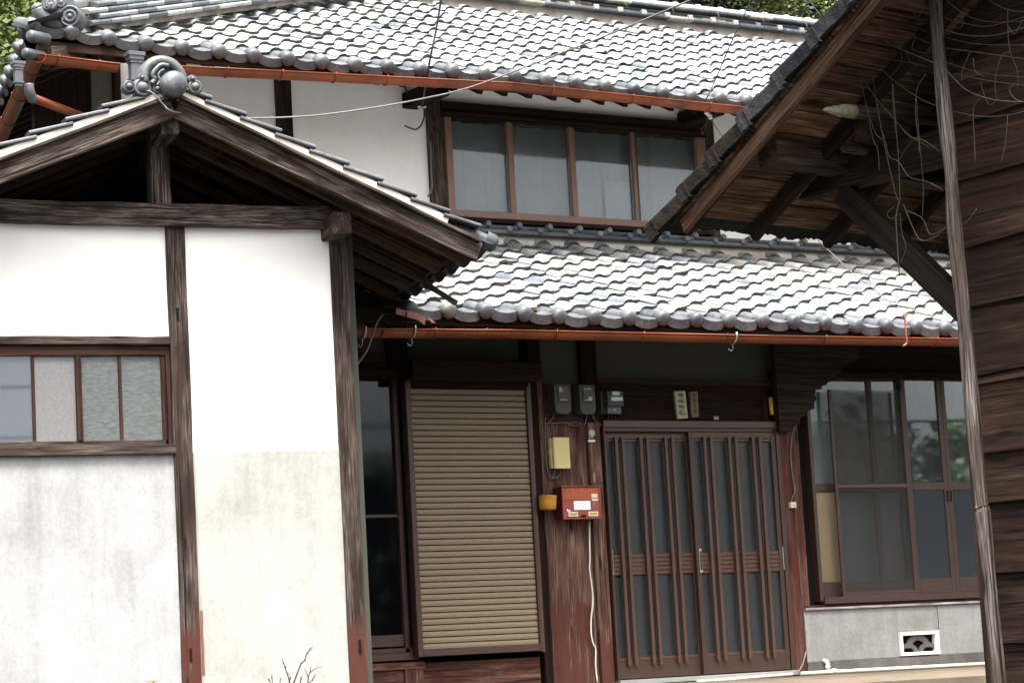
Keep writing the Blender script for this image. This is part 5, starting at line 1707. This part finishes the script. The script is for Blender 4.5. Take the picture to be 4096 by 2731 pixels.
# round bell and name tag
c_ = hp3(cp(2, 2, 735, 838), -.062)
T = thing('round_tag', 'pale round tag with small striped labels below, left of the door head', 'tag', c_)
lathe('disc', [(.03, .0), (.03, .008), (.024, .012), (.004, .013)], axis_mat((0, -1, 0), c_ + Vector((0, .01, 0))), STICKER, T, 18)
for k in range(4):
    p = hp3(cp(2, 2, 718 + k * 11, 880), -.062)
    fbox(HF, 'tag_mark', p.x - .004, p.x + .003, -.055, -.0515, p.z - .016, p.z + .016, MAILRED if k % 2 else YELLOW, T, bev=.0004)
p = hp3(cp(2, 2, 735, 908), -.06)
fbox(HF, 'tag', p.x - .032, p.x + .032, -.056, -.0515, p.z - .009, p.z + .006, WHITE, T, bev=.0006)
fbox(HF, 'tag', p.x - .030, p.x + .028, -.055, -.0515, p.z + .0075, p.z + .014, plain('navy_print', (.02, .025, .06), .6), T, bev=.0006)
p = hp3(cp(2, 2, 755, 1245), -.055)
tag(beam('peeled_sticker', p + Z * .035, p - Z * .035, .016, .002, plain('torn_pale_paper', (.3, .22, .2), .8), None, up=Vector((0, 1, 0)), seg=3, jit=.001), 'torn pale paper strip on the boards over the mailbox', 'sticker')

# ---- red mailbox
MY = -.17
x0, z1 = HF.onb((2100 + 850 / 5.8725, 1900 + 290 / 5.8725), MY)
x1, z0 = HF.onb((2100 + 1800 / 5.8725, 1900 + 1020 / 5.8725), MY)
MB = thing('mailbox', 'battered red steel mailbox with a white card on the wall left of the door', 'mailbox', ((x0 + x1) / 2, -.03, z0))
fbox(HF, 'box_body', x0, x1, MY + .004, -.0505, z0, z1, MAILDK, MB, bev=.003)
fbox(HF, 'front_frame', x0, x0 + .012, MY - .008, MY + .0035, z0, z1, MAILRED, MB, bev=.002)
fbox(HF, 'front_frame', x1 - .012, x1, MY - .008, MY + .0035, z0, z1, MAILRED, MB, bev=.002)
fbox(HF, 'front_frame', x0 + .0125, x1 - .0125, MY - .008, MY + .0035, z0, z0 + .012, MAILRED, MB, bev=.002)
fbox(HF, 'lid', x0 - .004, x1 + .004, MY - .014, -.05, z1 + .001, z1 + .012, MAILRED, MB, bev=.003)
h = z1 - z0
fbox(HF, 'letter_flap', x0 + .014, x1 - .014, MY - .004, MY + .0035, z0 + h * .60, z1 - .004, plain('orange_red_steel', (.34, .075, .03), .5, var=.15), MB, bev=.003)
fbox(HF, 'front_door', x0 + .014, x1 - .014, MY - .004, MY + .0035, z0 + .013, z0 + h * .595, MAILRED, MB, bev=.003)
X_ = lambda f: x0 + (x1 - x0) * f
Z_ = lambda f: z0 + h * f
fbox(HF, 'card', X_(.29), X_(.72), MY - .0065, MY - .0045, Z_(.29), Z_(.575), WHITE, MB, bev=.0008)
fbox(HF, 'paper_label', X_(.76), X_(.915), MY - .0065, MY - .0045, Z_(.665), Z_(.795), plain('ivory_label', (.66, .58, .42), .6), MB, bev=.0006)
fbox(HF, 'paper_label', X_(.765), X_(.92), MY - .0065, MY - .0045, Z_(.57), Z_(.635), plain('ivory_label_b', (.66, .58, .42), .6), MB, bev=.0006)
fbox(HF, 'worn_label', X_(.77), X_(.915), MY - .0062, MY - .0045, Z_(.32), Z_(.53), plain('worn_label', (.24, .1, .08), .7, var=.3, scale=40), MB, bev=.0006)
for f0 in (.14, .66):
    w_ = fbox(HF, 'viewing_slot', X_(f0), X_(f0 + .24), MY - .0065, MY - .0045, Z_(.09), Z_(.23), WHITE, MB, bev=.0006)
    fbox(HF, 'slot_window', X_(f0 + .02), X_(f0 + .22), MY - .0085, MY - .0068, Z_(.115), Z_(.205), plain('yellow_slot_%d' % int(f0 * 100), (.42, .34, .06), .4, var=.2), w_, bev=.0004)
fbox(HF, 'catch', X_(.46), X_(.58), MY - .012, MY - .0045, Z_(.06), Z_(.12), BLACK, MB, bev=.002)
pv = [(x0 + (x1 - x0) * (x - 850) / 950, z1 - h * (y - 290) / 730) for x, y in ((950, 775), (965, 780), (1000, 815), (1045, 812), (1040, 830), (970, 845), (950, 820))]
prism('chipped_patch', [(a - x0, z - z0) for a, z in pv], basis(Vector((1, 0, 0)), Z, Vector((0, -1, 0)), Vector((x0, MY - .0045, z0))), .001, WHITE, MB)
for fx, fz_, s in ((.08, .955, 1), (.1, .9, 1), (.19, .87, 1.5), (.35, .93, 1.2), (.42, .955, 1), (.44, .85, 1.6), (.60, .93, .8), (.645, .96, 1)):   # remains of worn lettering
    fbox(HF, 'worn_letter', X_(fx), X_(fx + .022 * s), MY - .0058, MY - .0043, Z_(fz_ - .03), Z_(fz_), INK, MB, bev=.0003)

# amber newspaper cup hung left of the mailbox
c_ = hp3((2100 + 530 / 5.8725, 1900 + 650 / 5.8725), -.13)
CUP = thing('amber_cup', 'amber plastic cup hooked on the wall at the left of the mailbox', 'cup', c_)
lathe('cup_body', [(.055, -.052), (.066, -.045), (.069, .0), (.07, .05), (.074, .054), (.07, .056), (.064, .05), (.06, -.03)], Matrix.Translation(c_) @ Matrix.Rotation(.06, 4, 'Y'), AMBER, CUP, 24)
beam('hook', c_ + Vector((0, .06, .03)), c_ + Vector((0, .115, .05)), .02, .004, STEEL, CUP)

# white cable down the boards
T = thing('white_cable', 'white flat cable hanging loose on the red boards under the mailbox', 'cable', hp3(cp(2, 3, 780, 1560), -.06))
tube('cable', smooth_path([hp3(cp(2, 3, x, y), -.06) for x, y in ((712, 80), (712, 250), (715, 430), (712, 520), (728, 640), (742, 760), (740, 860), (726, 980), (728, 1120), (748, 1210), (768, 1250), (768, 1400), (785, 1570))], 3), .0065, plain('white_sheath', (.62, .57, .52), .4), T, 6)
tube('cable', smooth_path([hp3(cp(2, 3, x, y), -.058) for x, y in ((705, 380), (735, 600), (748, 860), (758, 1000), (770, 1250))], 3), .005, CABLE_W, T, 5)

# name plates over the door
def plate(px, label, name, mat, seed, arch):
    q = [HF.onb(p, -.03) for p in px]
    cx_ = sum(a for a, z in q) / 4
    cz_ = sum(z for a, z in q) / 4
    T = thing(name, label, 'plaque', (cx_, -.012, cz_))
    prism('plate', [(a - cx_, z - cz_) for a, z in q], basis(Vector((1, 0, 0)), Z, Vector((0, -1, 0)), Vector((cx_, -.0085, cz_))), .024, mat, T)
    ax = min(a for a, z in q)
    bx2 = max(a for a, z in q)
    strokes(T, ax + .016, bx2 - .016, min(z for a, z in q) + .03, max(z for a, z in q) - .012, -.0335, 4, seed, plain(name + '_ink', (.07, .06, .035) if arch else (.05, .04, .03), .8), .004)
    if arch:
        zc = min(z for a, z in q)
        pts = [((ax + bx2) / 2 + .036 * math.cos(t) + .006, -.0335, zc + .055 + .032 * math.sin(t)) for t in [math.pi + math.pi * k / 10 for k in range(11)]]
        tube('engraved_curve', pts, .0022, plain('groove', (.12, .1, .06), .8), T, 4)


plate([cp(2, 2, 1522, 708), cp(2, 2, 1614, 702), cp(2, 2, 1590, 453), cp(2, 2, 1492, 456)], 'cream stone name plate with carved characters, brighter one over the door', 'stone_plate', PLAQUE, 3, True)
plate([cp(2, 2, 1650, 695), cp(2, 2, 1716, 690), cp(2, 2, 1702, 458), cp(2, 2, 1635, 460)], 'narrow aged wooden name plate, dull one over the door', 'wooden_plate', PLAQUE2, 9, False)
p0, p1 = HF.onb(cp(2, 2, 1855, 685), -.015), HF.onb(cp(2, 2, 1902, 716), -.015)
tag(fbox(HF, 'paper_card', p0[0], p1[0], -.012, -.0085, p1[1], p0[1], plain('grey_card', (.3, .3, .31), .7), None, bev=.0005), 'tiny pale card pinned on the dark board over the door', 'card')
# yellow fitting by the bracket
def z3(x, y):
    return 2600 + x / 3.92, 1500 + y / 3.92
p0, p1 = HF.onb(z3(1858, 345), -.05), HF.onb(z3(1960, 690), -.05)
T = thing('yellow_fitting', 'yellow plastic fitting with black lower end beside the carved bracket', 'fitting', (p0[0], -.03, p1[1]))
q0, q1 = HF.onb(z3(1770, 340), -.03), HF.onb(z3(2000, 745), -.03)
fbox(HF, 'backing_board', q0[0], q1[0], -.022, -.0085, q1[1], q0[1], W_BOARD, T)
xm = (p0[0] + p1[0]) / 2
tube('fitting_body', [(xm - .003, -.045, p0[1]), (xm + .003, -.045, p1[1] + .035)], .019, YELLOW, T, 10)
tube('fitting_end', [(xm + .003, -.045, p1[1] + .036), (xm + .004, -.045, p1[1])], .02, BLACK, T, 10)
# switch box on the door post with its cable
p0, p1 = HF.onb(cp(3, 2, 200, 1472), -.08), HF.onb(cp(3, 2, 255, 1525), -.08)
T = thing('switch_box', 'small cream switch box on the red post right of the door', 'switch', (p0[0], -.06, p1[1]))
fbox(HF, 'case', p0[0], p1[0], -.09, -.061, p1[1], p0[1], plain('cream_plastic', (.55, .5, .4), .5), T, bev=.003)
fbox(HF, 'button', p0[0] + .028, p0[0] + .036, -.0925, -.0905, p1[1] + .012, p1[1] + .02, BLACK, T, bev=.0005)
tube('cable', smooth_path([hp3(cp(3, 2, x, y), -.07) for x, y in ((215, 1470), (222, 1430), (246, 1380), (235, 1300), (215, 1150), (208, 1020), (218, 880), (235, 790))], 4), .006, CABLE_W, T, 6)

# water pipe along the footing
T = thing('water_pipe', 'cream plastic water pipe lying along the foot of the house wall', 'pipe', hp3(cp(3, 3, 700, 1450), -.12))
p0, p1 = hp3(cp(3, 3, 300, 1478), -.12), hp3(cp(3, 3, 2080, 1383), -.12)
tube('pipe_run', [p0 - (p1 - p0) * .0, p0 + (p1 - p0) * .14, p0 + (p1 - p0) * .5, p1 + (p1 - p0) * .3], .0145, PVC, T, 10)
pl_ = hp3(cp(2, 3, 1700, 1555), -.12)
tube('pipe_run', [pl_, hp3(cp(3, 3, 225, 1484), -.12)], .012, PVC, T, 8)
e0 = hp3(cp(3, 3, 552, 1455), -.12)
tube('riser', smooth_path([e0, e0 + Z * .055, e0 + Vector((0, .012, .075)), e0 + Vector((0, .05, .085))], 4), .017, PVC, T, 10)
lathe('coupling', [(.02, -.015), (.02, .015)], axis_mat((0, 0, 1), e0 + Z * .03), PVC, T, 12)
lathe('coupling', [(.018, -.02), (.018, .02)], axis_mat(p1 - p0, e0 + (p1 - p0).normalized() * .06 + Z * .0), PVC, T, 12)
# dry stick leaning on the post foot
tag(tube('dry_stick', [hp3(cp(3, 3, 272, 1475), -.14), hp3(cp(3, 3, 320, 1395), -.10), hp3(cp(3, 3, 352, 1270), -.07)], .006, W_GREY, None, 5), 'pale dry stick leaning on the red post foot', 'stick')
# leaf litter on the apron and a leaf clump on the eave
def leafbits(name, c, n, spread, size, mat, label, cat, seed):
    rr = random.Random(seed)
    vs_, fs_ = [], []
    for i in range(n):
        p = Vector(c) + Vector((rr.gauss(0, spread), rr.gauss(0, spread * .6), abs(rr.gauss(0, spread * .45))))
        d = Vector((rr.uniform(-1, 1), rr.uniform(-1, 1), rr.uniform(-1, 1))).normalized()
        e_ = d.cross(Vector((rr.uniform(-1, 1), .3, rr.uniform(-1, 1)))).normalized()
        s = size * rr.uniform(.5, 1.2)
        o = len(vs_)
        vs_ += [p, p + d * s * .5 + e_ * s * .25, p + d * s, p + d * s * .5 - e_ * s * .25]
        fs_.append((o, o + 1, o + 2, o + 3))
    c0 = Vector(c)
    return tag(obj(name, [x - c0 for x in vs_], fs_, mat, None, Matrix.Translation(c0)), label, cat)


DRY = plain('dry_leaf', (.13, .085, .04), .8, var=.4, scale=30)
leafbits('dry_leaf_clump', hp3(cp(2, 1, 182, 1300), -.92) + Z * .005, 70, .028, .035, DRY, 'clump of dry leaves caught on the lower eave tiles', 'leaves', 3)
# torn copper flashing at the broken corner of the lower roof
def patch(name, pxs, Y0, Y1, mat, parent):
    top = [hp3(p, Y0) for p in pxs]
    n = len(top)
    N_ = Vector((.1, -1, .1)).normalized() * .003
    return obj(name, top + [q + N_ for q in top], [tuple(range(n)), tuple(range(2 * n - 1, n - 1, -1))] + [(i, (i + 1) % n, (i + 1) % n + n, i + n) for i in range(n)], mat, parent)


patch('flashing', [cp(1, 1, x, y) for x, y in ((1290, 1258), (1385, 1290), (1380, 1345), (1280, 1312))], -1.1, -1.1, COPPER, LOW)
patch('flashing', [cp(1, 1, x, y) for x, y in ((1388, 1285), (1470, 1300), (1556, 1345), (1548, 1418), (1480, 1370), (1384, 1345))], -1.12, -1.1, COPPER, LOW)
patch('flashing', [cp(1, 1, x, y) for x, y in ((1570, 1352), (1600, 1352), (1648, 1398), (1612, 1396))], -1.1, -1.1, COPPER, LOW)

# ------------------------------------------------------------------ cables strung across
def run(name, label, pts, r, mat, n=6):
    P_ = smooth_path(pts, 6)
    T_ = tube(name, P_, r, mat, None, 6)
    return tag(T_, label, 'cable')


ap = lo(1605, 1030, RB - .06)
def dpt(px, d):
    return CAM + ray(*px) * d
run('service_cable', 'pale grey service cable sagging from the white gable up across the roof', [lo(1290, 860, RB - .02), lo(1350, 835, RB - .05), lo(1420, 870, RB - .06), lo(1500, 960, RB - .06), ap, dpt(cp(0, 0, 2000, 1078), 15.3), dpt(cp(1, 0, 0, 1086), 15.4), dpt(cp(1, 0, 500, 1066), 15.5), dpt(cp(1, 0, 1000, 1003), 15.6), dpt(cp(1, 0, 1500, 915), 15.6), dpt(cp(1, 0, 2000, 793), 15.5), dpt(cp(2, 0, 400, 510), 15.3), dpt(cp(2, 0, 900, 315), 15.0), dpt(cp(2, 0, 1600, 20), 14.6), dpt(cp(2, 0, 2000, -150), 14.3)], .0052, CABLE_W)
W1 = [hp3(cp(1, 0, 1710, -60), .45), hp3(cp(1, 0, 1690, 60), .5), hp3(cp(1, 0, 1650, 300), .55), hp3(cp(1, 0, 1600, 540), .6), hp3(cp(1, 0, 1555, 800), .9), hp3(cp(1, 0, 1530, 960), 1.5)]
run('drop_wire', 'twisted black wire dropping past the upper gutter to the beam nose', W1, .008, CABLE_B)
T = thing('wire_tails', 'knot of black wire ends at the post left of the upper window', 'cable', hp3(cp(1, 0, 1530, 980), 1.7))
for path in ([(1540, 950), (1545, 1060), (1530, 1120), (1500, 1170), (1460, 1190), (1410, 1175), (1365, 1155)], [(1550, 1000), (1600, 1100), (1670, 1170)], [(1555, 1040), (1590, 1130), (1640, 1250), (1660, 1310)], [(1365, 775), (1385, 850), (1420, 895), (1448, 895)], [(1700, 1220), (1722, 1260), (1715, 1290)]):
    tube('wire', smooth_path([hp3(cp(1, 0, x, y), 1.70) for x, y in path], 4), .007, CABLE_B, T, 5)
for x, y in ((1500, 975), (1545, 975)):
    lathe('insulator', [(.014, -.02), (.02, 0), (.014, .02)], Matrix.Translation(hp3(cp(1, 0, x, y), 1.68)), STEEL, T, 10)
tube('conduit', smooth_path([hp3(p, 1.74) for p in (cp(1, 0, 1600, 1300), cp(1, 1, 1612, 40), cp(1, 1, 1618, 130), cp(1, 1, 1605, 195), cp(1, 1, 1580, 238))], 4), .009, CABLE_W, T, 6)
W2 = [hp3(cp(2, 0, 2230, -80), .2), hp3(cp(2, 0, 2155, 90), .3), hp3(cp(2, 0, 2010, 400), .45), hp3(cp(2, 0, 1870, 730), .6), hp3(cp(2, 0, 1790, 900), .65), hp3(cp(2, 0, 1760, 965), 1.0)]
run('thin_wire', 'thin black wire running down the roof to white insulators right of the window', W2, .005, CABLE_B)
T = thing('insulator_cluster', 'white insulators and loose wire on the post right of the upper window', 'insulator', hp3(cp(2, 0, 1780, 1000), 1.25))
for x, y in ((1758, 970), (1785, 1030), (1803, 1050), (1822, 1075)):
    lathe('insulator', [(.014, -.022), (.02, -.008), (.014, .0), (.02, .01), (.012, .022)], Matrix.Translation(hp3(cp(2, 0, x, y), 1.2)), WHITE, T, 10)
for path in ([(1800, 1050), (1785, 1130), (1740, 1190), (1750, 1230), (1790, 1150)], [(1820, 1090), (1860, 1150), (1910, 1220), (1950, 1275)]):
    tube('wire', smooth_path([hp3(cp(2, 0, x, y), 1.2) for x, y in path], 4), .004, CABLE_T, T, 5)
run('hanging_wire', 'thin grey wire sagging from the broken eave to the white building corner post', [hp3(cp(1, 1, 1160, 1325), -1.2), hp3(cp(1, 1, 1110, 1400), -1.25), hp3(cp(1, 1, 1060, 1540), -1.35), hp3(cp(1, 2, 1020, 80), -1.45), hp3(cp(1, 2, 900, 255), -1.7)], .006, CABLE_T)
tube('hook_rod', smooth_path([hp3(cp(3, 1, x, y), -1.2) for x, y in ((1255, 1310), (1240, 1330), (1255, 1350), (1270, 1325), (1255, 1312), (1260, 1400), (1270, 1520), (1275, 1580), (1240, 1610))], 3), .008, COPPER, MAIN, 6)
run('slack_wire', 'thin dark wire lying slack over the lower roof tiles', [hp3(cp(3, 1, x, y), -.4 - .35 * i / 5 + (1.5 - 1.5 * i / 5)) for i, (x, y) in enumerate(((460, 640), (640, 810), (800, 960), (1000, 1105), (1180, 1270), (1250, 1370)))], .005, CABLE_T)

# ------------------------------------------------------------------ plants at the foot of the white wall
def zt_(x, y):
    return 1000 + x / 5.88, 2500 + y / 5.88
def lpt(px, b):
    a, z = LF.onb(px, b)
    return LF.pt(a, b, z)
SHR = thing('bare_shrub', 'leafless twiggy shrub before the white wall at the bottom edge', 'shrub', LF.pt(-.55, -.5, GZ))
root = LF.pt(-.55, -.5, GZ)
for path, r in (([(1030, 1340), (1105, 1140), (1200, 900), (1285, 820), (1340, 650), (1400, 580), (1470, 510)], .0045), ([(930, 1340), (880, 1140), (820, 980), (790, 870), (755, 765)], .0035), ([(1365, 1340), (1368, 1190), (1412, 1110), (1436, 955)], .004), ([(1412, 1110), (1500, 1040), (1600, 990), (1695, 965)], .002), ([(1368, 1190), (1320, 1090), (1265, 1005)], .0022),
                 ([(1400, 1340), (1470, 1280), (1535, 1160)], .005), ([(1185, 1340), (1205, 1240), (1240, 1195)], .004), ([(525, 1340), (518, 1230), (510, 1135)], .0025), ([(480, 1350), (440, 1280), (415, 1235)], .0025), ([(705, 1340), (710, 1270), (715, 1215)], .0025), ([(940, 1320), (938, 1240), (930, 1150)], .0025)):
    pts = [lpt(zt_(x, y), -.5) for x, y in path]
    if path[0][1] >= 1320:
        pts = [root + (pts[0] - root) * .02, root + (pts[0] - root) * .6 + LF.A * random.uniform(-.03, .03), pts[0]] + pts[1:]
    n = len(pts)
    tube('stem', pts, r, TWIG, SHR, 5, radii=[r * (1.5 - i / n) for i in range(n)])
    for p in pts[3:-1]:
        lathe('bud', [(.001, -.006), (.006, 0), (.001, .01)], Matrix.Translation(p + Vector((random.uniform(-.004, .004), -.004, 0))), TWIG, SHR, 6)
WD = thing('yellow_weed', 'small yellow-topped weed at the bottom edge left of the post', 'plant', lpt(cp(0, 3, 1400, 1700), -.4))
wc = lpt(cp(0, 3, 1400, 1560), -.4)
tube('stem', [Vector((wc.x, wc.y, GZ)), wc + Vector((.01, 0, -.4)), wc], .004, LEAFG, WD, 5)
rr = random.Random(2)
fv, ff = [], []
for i in range(60):
    p = Vector((rr.gauss(0, .012), rr.gauss(0, .012), rr.uniform(-.03, .008)))
    d = Vector((rr.uniform(-1, 1), rr.uniform(-1, 1), rr.uniform(-.2, 1))).normalized()
    e_ = d.cross(Vector((.3, .5, .8))).normalized()
    o = len(fv)
    fv += [p, p + d * .008 + e_ * .004, p + d * .016, p + d * .008 - e_ * .004]
    ff.append((o, o + 1, o + 2, o + 3))
tag(obj('flower_head', fv, ff, plain('yellow_petal', (.5, .42, .05), .6), WD, Matrix.Translation(wc)), kind='stuff')
# ------------------------------------------------------------------ wooded hill behind, trees across the lane
def hillz(x, y):
    d = max(0.0, y - 13 + .05 * x)
    return min(34, .52 * d) + .5 * math.sin(x * .23 + y * .1) * min(1, d / 5)


hv, hf_ = [], []
nx, ny = 60, 30
for j in range(ny + 1):
    for i in range(nx + 1):
        x, y = -70 + 150 * i / nx, 9 + 90 * j / ny
        hv.append((x, y, GZ - .05 + hillz(x, y)))
for j in range(ny):
    for i in range(nx):
        a = j * (nx + 1) + i
        hf_.append((a, a + 1, a + nx + 2, a + nx + 1))
tag(obj('hillside', hv, hf_, SOIL, None, smooth=True), kind='structure')


# low growth covering the slope
_ru = random.Random(31)
uv_, uf_ = [], []
for i in range(42000):
    x, y = _ru.uniform(-16, 44), 13 + 40 * _ru.random() ** 1.3
    cl = .5 + .5 * math.sin(x * 1.7 + 3 * math.sin(y * .9))
    p = Vector((x, y, GZ - .05 + hillz(x, y) + abs(_ru.gauss(0, .25 + .5 * cl))))
    d = Vector((_ru.uniform(-1, 1), _ru.uniform(-1, 1), _ru.uniform(-.5, .9))).normalized()
    e_ = d.cross(Vector((_ru.uniform(-1, 1), _ru.uniform(-1, 1), _ru.uniform(-1, 1)))).normalized()
    s = _ru.uniform(.10, .26)
    o = len(uv_)
    uv_ += [p - d * s * .5, p + e_ * s * .3, p + d * s * .5, p - e_ * s * .3]
    uf_.append((o, o + 1, o + 2, o + 3))
tag(obj('undergrowth', uv_, uf_, plain('undergrowth_leaf', (.020, .032, .0065), .7, var=.6, scale=.8)), 'dense green undergrowth covering the hillside behind the house', 'undergrowth', kind='stuff')


def crown_mesh(name, seed, R, H, n, mat, leaf=.11, clumps=26):
    """Leaf quads gathered in clumps through the crown, gaps between."""
    rr = random.Random(seed)
    cs = []
    for i in range(clumps):
        th, ph = rr.uniform(0, 6.283), rr.uniform(-1, 1)
        k = rr.uniform(.35, 1) ** .6
        cs.append((Vector((R * k * math.cos(th) * math.sqrt(1 - ph * ph), R * k * math.sin(th) * math.sqrt(1 - ph * ph), H * .5 * k * ph)), rr.uniform(.16, .34) * R))
    vs_, fs_ = [], []
    for i in range(n):
        c, r = cs[rr.randrange(clumps)]
        p = c + Vector((rr.gauss(0, .55), rr.gauss(0, .55), rr.gauss(0, .42))) * r
        d = Vector((rr.uniform(-1, 1), rr.uniform(-1, 1), rr.uniform(-.7, .5))).normalized()
        e_ = d.cross(Vector((rr.uniform(-1, 1), rr.uniform(-1, 1), rr.uniform(-1, 1)))).normalized()
        s = leaf * rr.uniform(.6, 1.35)
        o = len(vs_)
        vs_ += [p - d * s * .5, p + e_ * s * .32, p + d * s * .5, p - e_ * s * .32]
        fs_.append((o, o + 1, o + 2, o + 3))
    me = bpy.data.meshes.new(name)
    me.from_pydata([tuple(q) for q in vs_], [], fs_)
    me.materials.append(mat)
    return me


def tree(name, label, base, hgt, R, cme, tr, group=None, limbs=5, seed=1, ch=.62):
    rr = random.Random(seed)
    base = Vector(base)
    T_ = thing(name, label, 'tree', base, group)
    top = base + Vector((rr.uniform(-.3, .3), rr.uniform(-.3, .3), hgt))
    pts = [base - Z * .2, base + (top - base) * .3 + Vector((rr.uniform(-.1, .1), 0, 0)), base + (top - base) * .65 + Vector((rr.uniform(-.15, .15), 0, 0)), top - Z * hgt * .08]
    tk = tube('trunk', smooth_path(pts, 4), tr, BARK, T_, 8, radii=[tr * (1 - .8 * i / 12) for i in range(13)])
    for k in range(limbs):
        s = pts[1] + (pts[3] - pts[1]) * (k + .3) / limbs
        an = rr.uniform(0, 6.283)
        e_ = s + Vector((math.cos(an), math.sin(an), .7)) * R * rr.uniform(.4, .75)
        tube('limb', [s, (s + e_) / 2 + Z * .1, e_], tr * .3, BARK, tk, 5, radii=[tr * .32, tr * .2, tr * .06])
    M = Matrix.Translation(base + Z * hgt * ch) @ Matrix.Rotation(rr.uniform(0, 6.28), 4, 'Z') @ Matrix.Diagonal((R / 2, R / 2, R / 2 * rr.uniform(.9, 1.15), 1))
    c = inst('crown', cme, M, T_)
    tag(c, kind='stuff')
    return T_


CRB = [crown_mesh('crown', 11, 2, 4.6, 12000, LEAFG, .08, 34), crown_mesh('crown', 12, 2, 4.4, 12000, LEAFY, .08, 34), crown_mesh('crown', 13, 2, 4.8, 10000, LEAFD, .09, 34)]
CRL = [crown_mesh('crown', 21, 2, 4.6, 9000, LEAFG, .24, 40), crown_mesh('crown', 22, 2, 4.6, 9000, LEAFD, .24, 40)]
def hill_at(px, d):
    p = CAM + ray(*px) * d
    return p


sp_ = [('bushy_tree', 'yellow-green bushy tree on the hill at the top left corner', (20, 120), 29, 4.6, 1.9, 1), ('bushy_tree', 'bright green leafy tree low on the hill left of the upper eave', (60, 300), 27, 4.2, 1.6, 0), ('bushy_tree', 'olive green tree at the left edge below the others on the hill', (-60, 420), 25, 3.6, 1.7, 1),
       ('bushy_tree', 'mid green tree peeping behind the ridge end at the top left', (180, 60), 32, 5.2, 2.0, 0)]
for i, (nm, lb_, px, d, h, R, k) in enumerate(sp_):
    p = hill_at(px, d)
    tree(nm, lb_, (p.x, p.y, p.z - h * .62), h, R, CRB[k], .10, 'trees on the hill at left', 5, i + 20)
sp_ = [('dark_tree', 'dark evergreen over the ridge beside the service cable', (2780, 10), 36, 8, 2.4, 2, .16), ('dark_tree', 'dark evergreen with a thin trunk over the middle of the ridge', (2990, -40), 34, 9, 2.2, 2, .10), ('dark_tree', 'dark tree with pale trunk over the right part of the ridge', (3100, -60), 33, 9, 2.0, 2, .17),
       ('dark_tree', 'green leafy tree over the ridge just left of the shed roof', (3230, 40), 33, 6, 1.3, 1, .10), ('dark_tree', 'deep green tree behind the ridge nearest the shed verge', (3330, 0), 37, 8, 2.4, 2, .14), ('dark_tree', 'dark tree far behind the ridge left end', (2600, -60), 38, 8, 2.4, 2, .14), ('dark_tree', 'dark evergreen farther up the hill behind the shed verge', (3200, -90), 42, 8, 2.6, 2, .16), ('dark_tree', 'dark evergreen farther up the hill behind the ridge middle', (2900, -90), 43, 8, 2.8, 2, .16)]
for i, (nm, lb_, px, d, h, R, k, tr) in enumerate(sp_):
    p = hill_at(px, d)
    tree(nm, lb_, (p.x, p.y, p.z - h * .6), h, R, CRB[k], tr, 'trees behind the ridge', 4, i + 40)
# trees and wires across the lane behind the camera: seen mirrored in the window glass
for i in range(9):
    x = 22 + i * 8.5 + (i * 37 % 5)
    tree('lane_tree', 'broad green tree across the lane, mirrored in the right-hand window glass', (x, -62 + (i * 53 % 7), GZ), 7.0 + (i * 29 % 4) * .6, 4.6, CRL[i % 2], .22, 'trees across the lane', 4, i + 70)
for i, (z0, sg) in enumerate(((5.2, .5), (4.7, .7))):
    pts = [(-40 + k * 10, -24 - i * .6, z0 - sg * math.sin(math.pi * k / 8)) for k in range(9)]
    tag(tube('overhead_cable', smooth_path(pts, 3), .035, CABLE_B, None, 6), ('upper' if i == 0 else 'lower') + ' of the thick cables over the lane mirrored in the window glass', 'cable', 'cables over the lane')
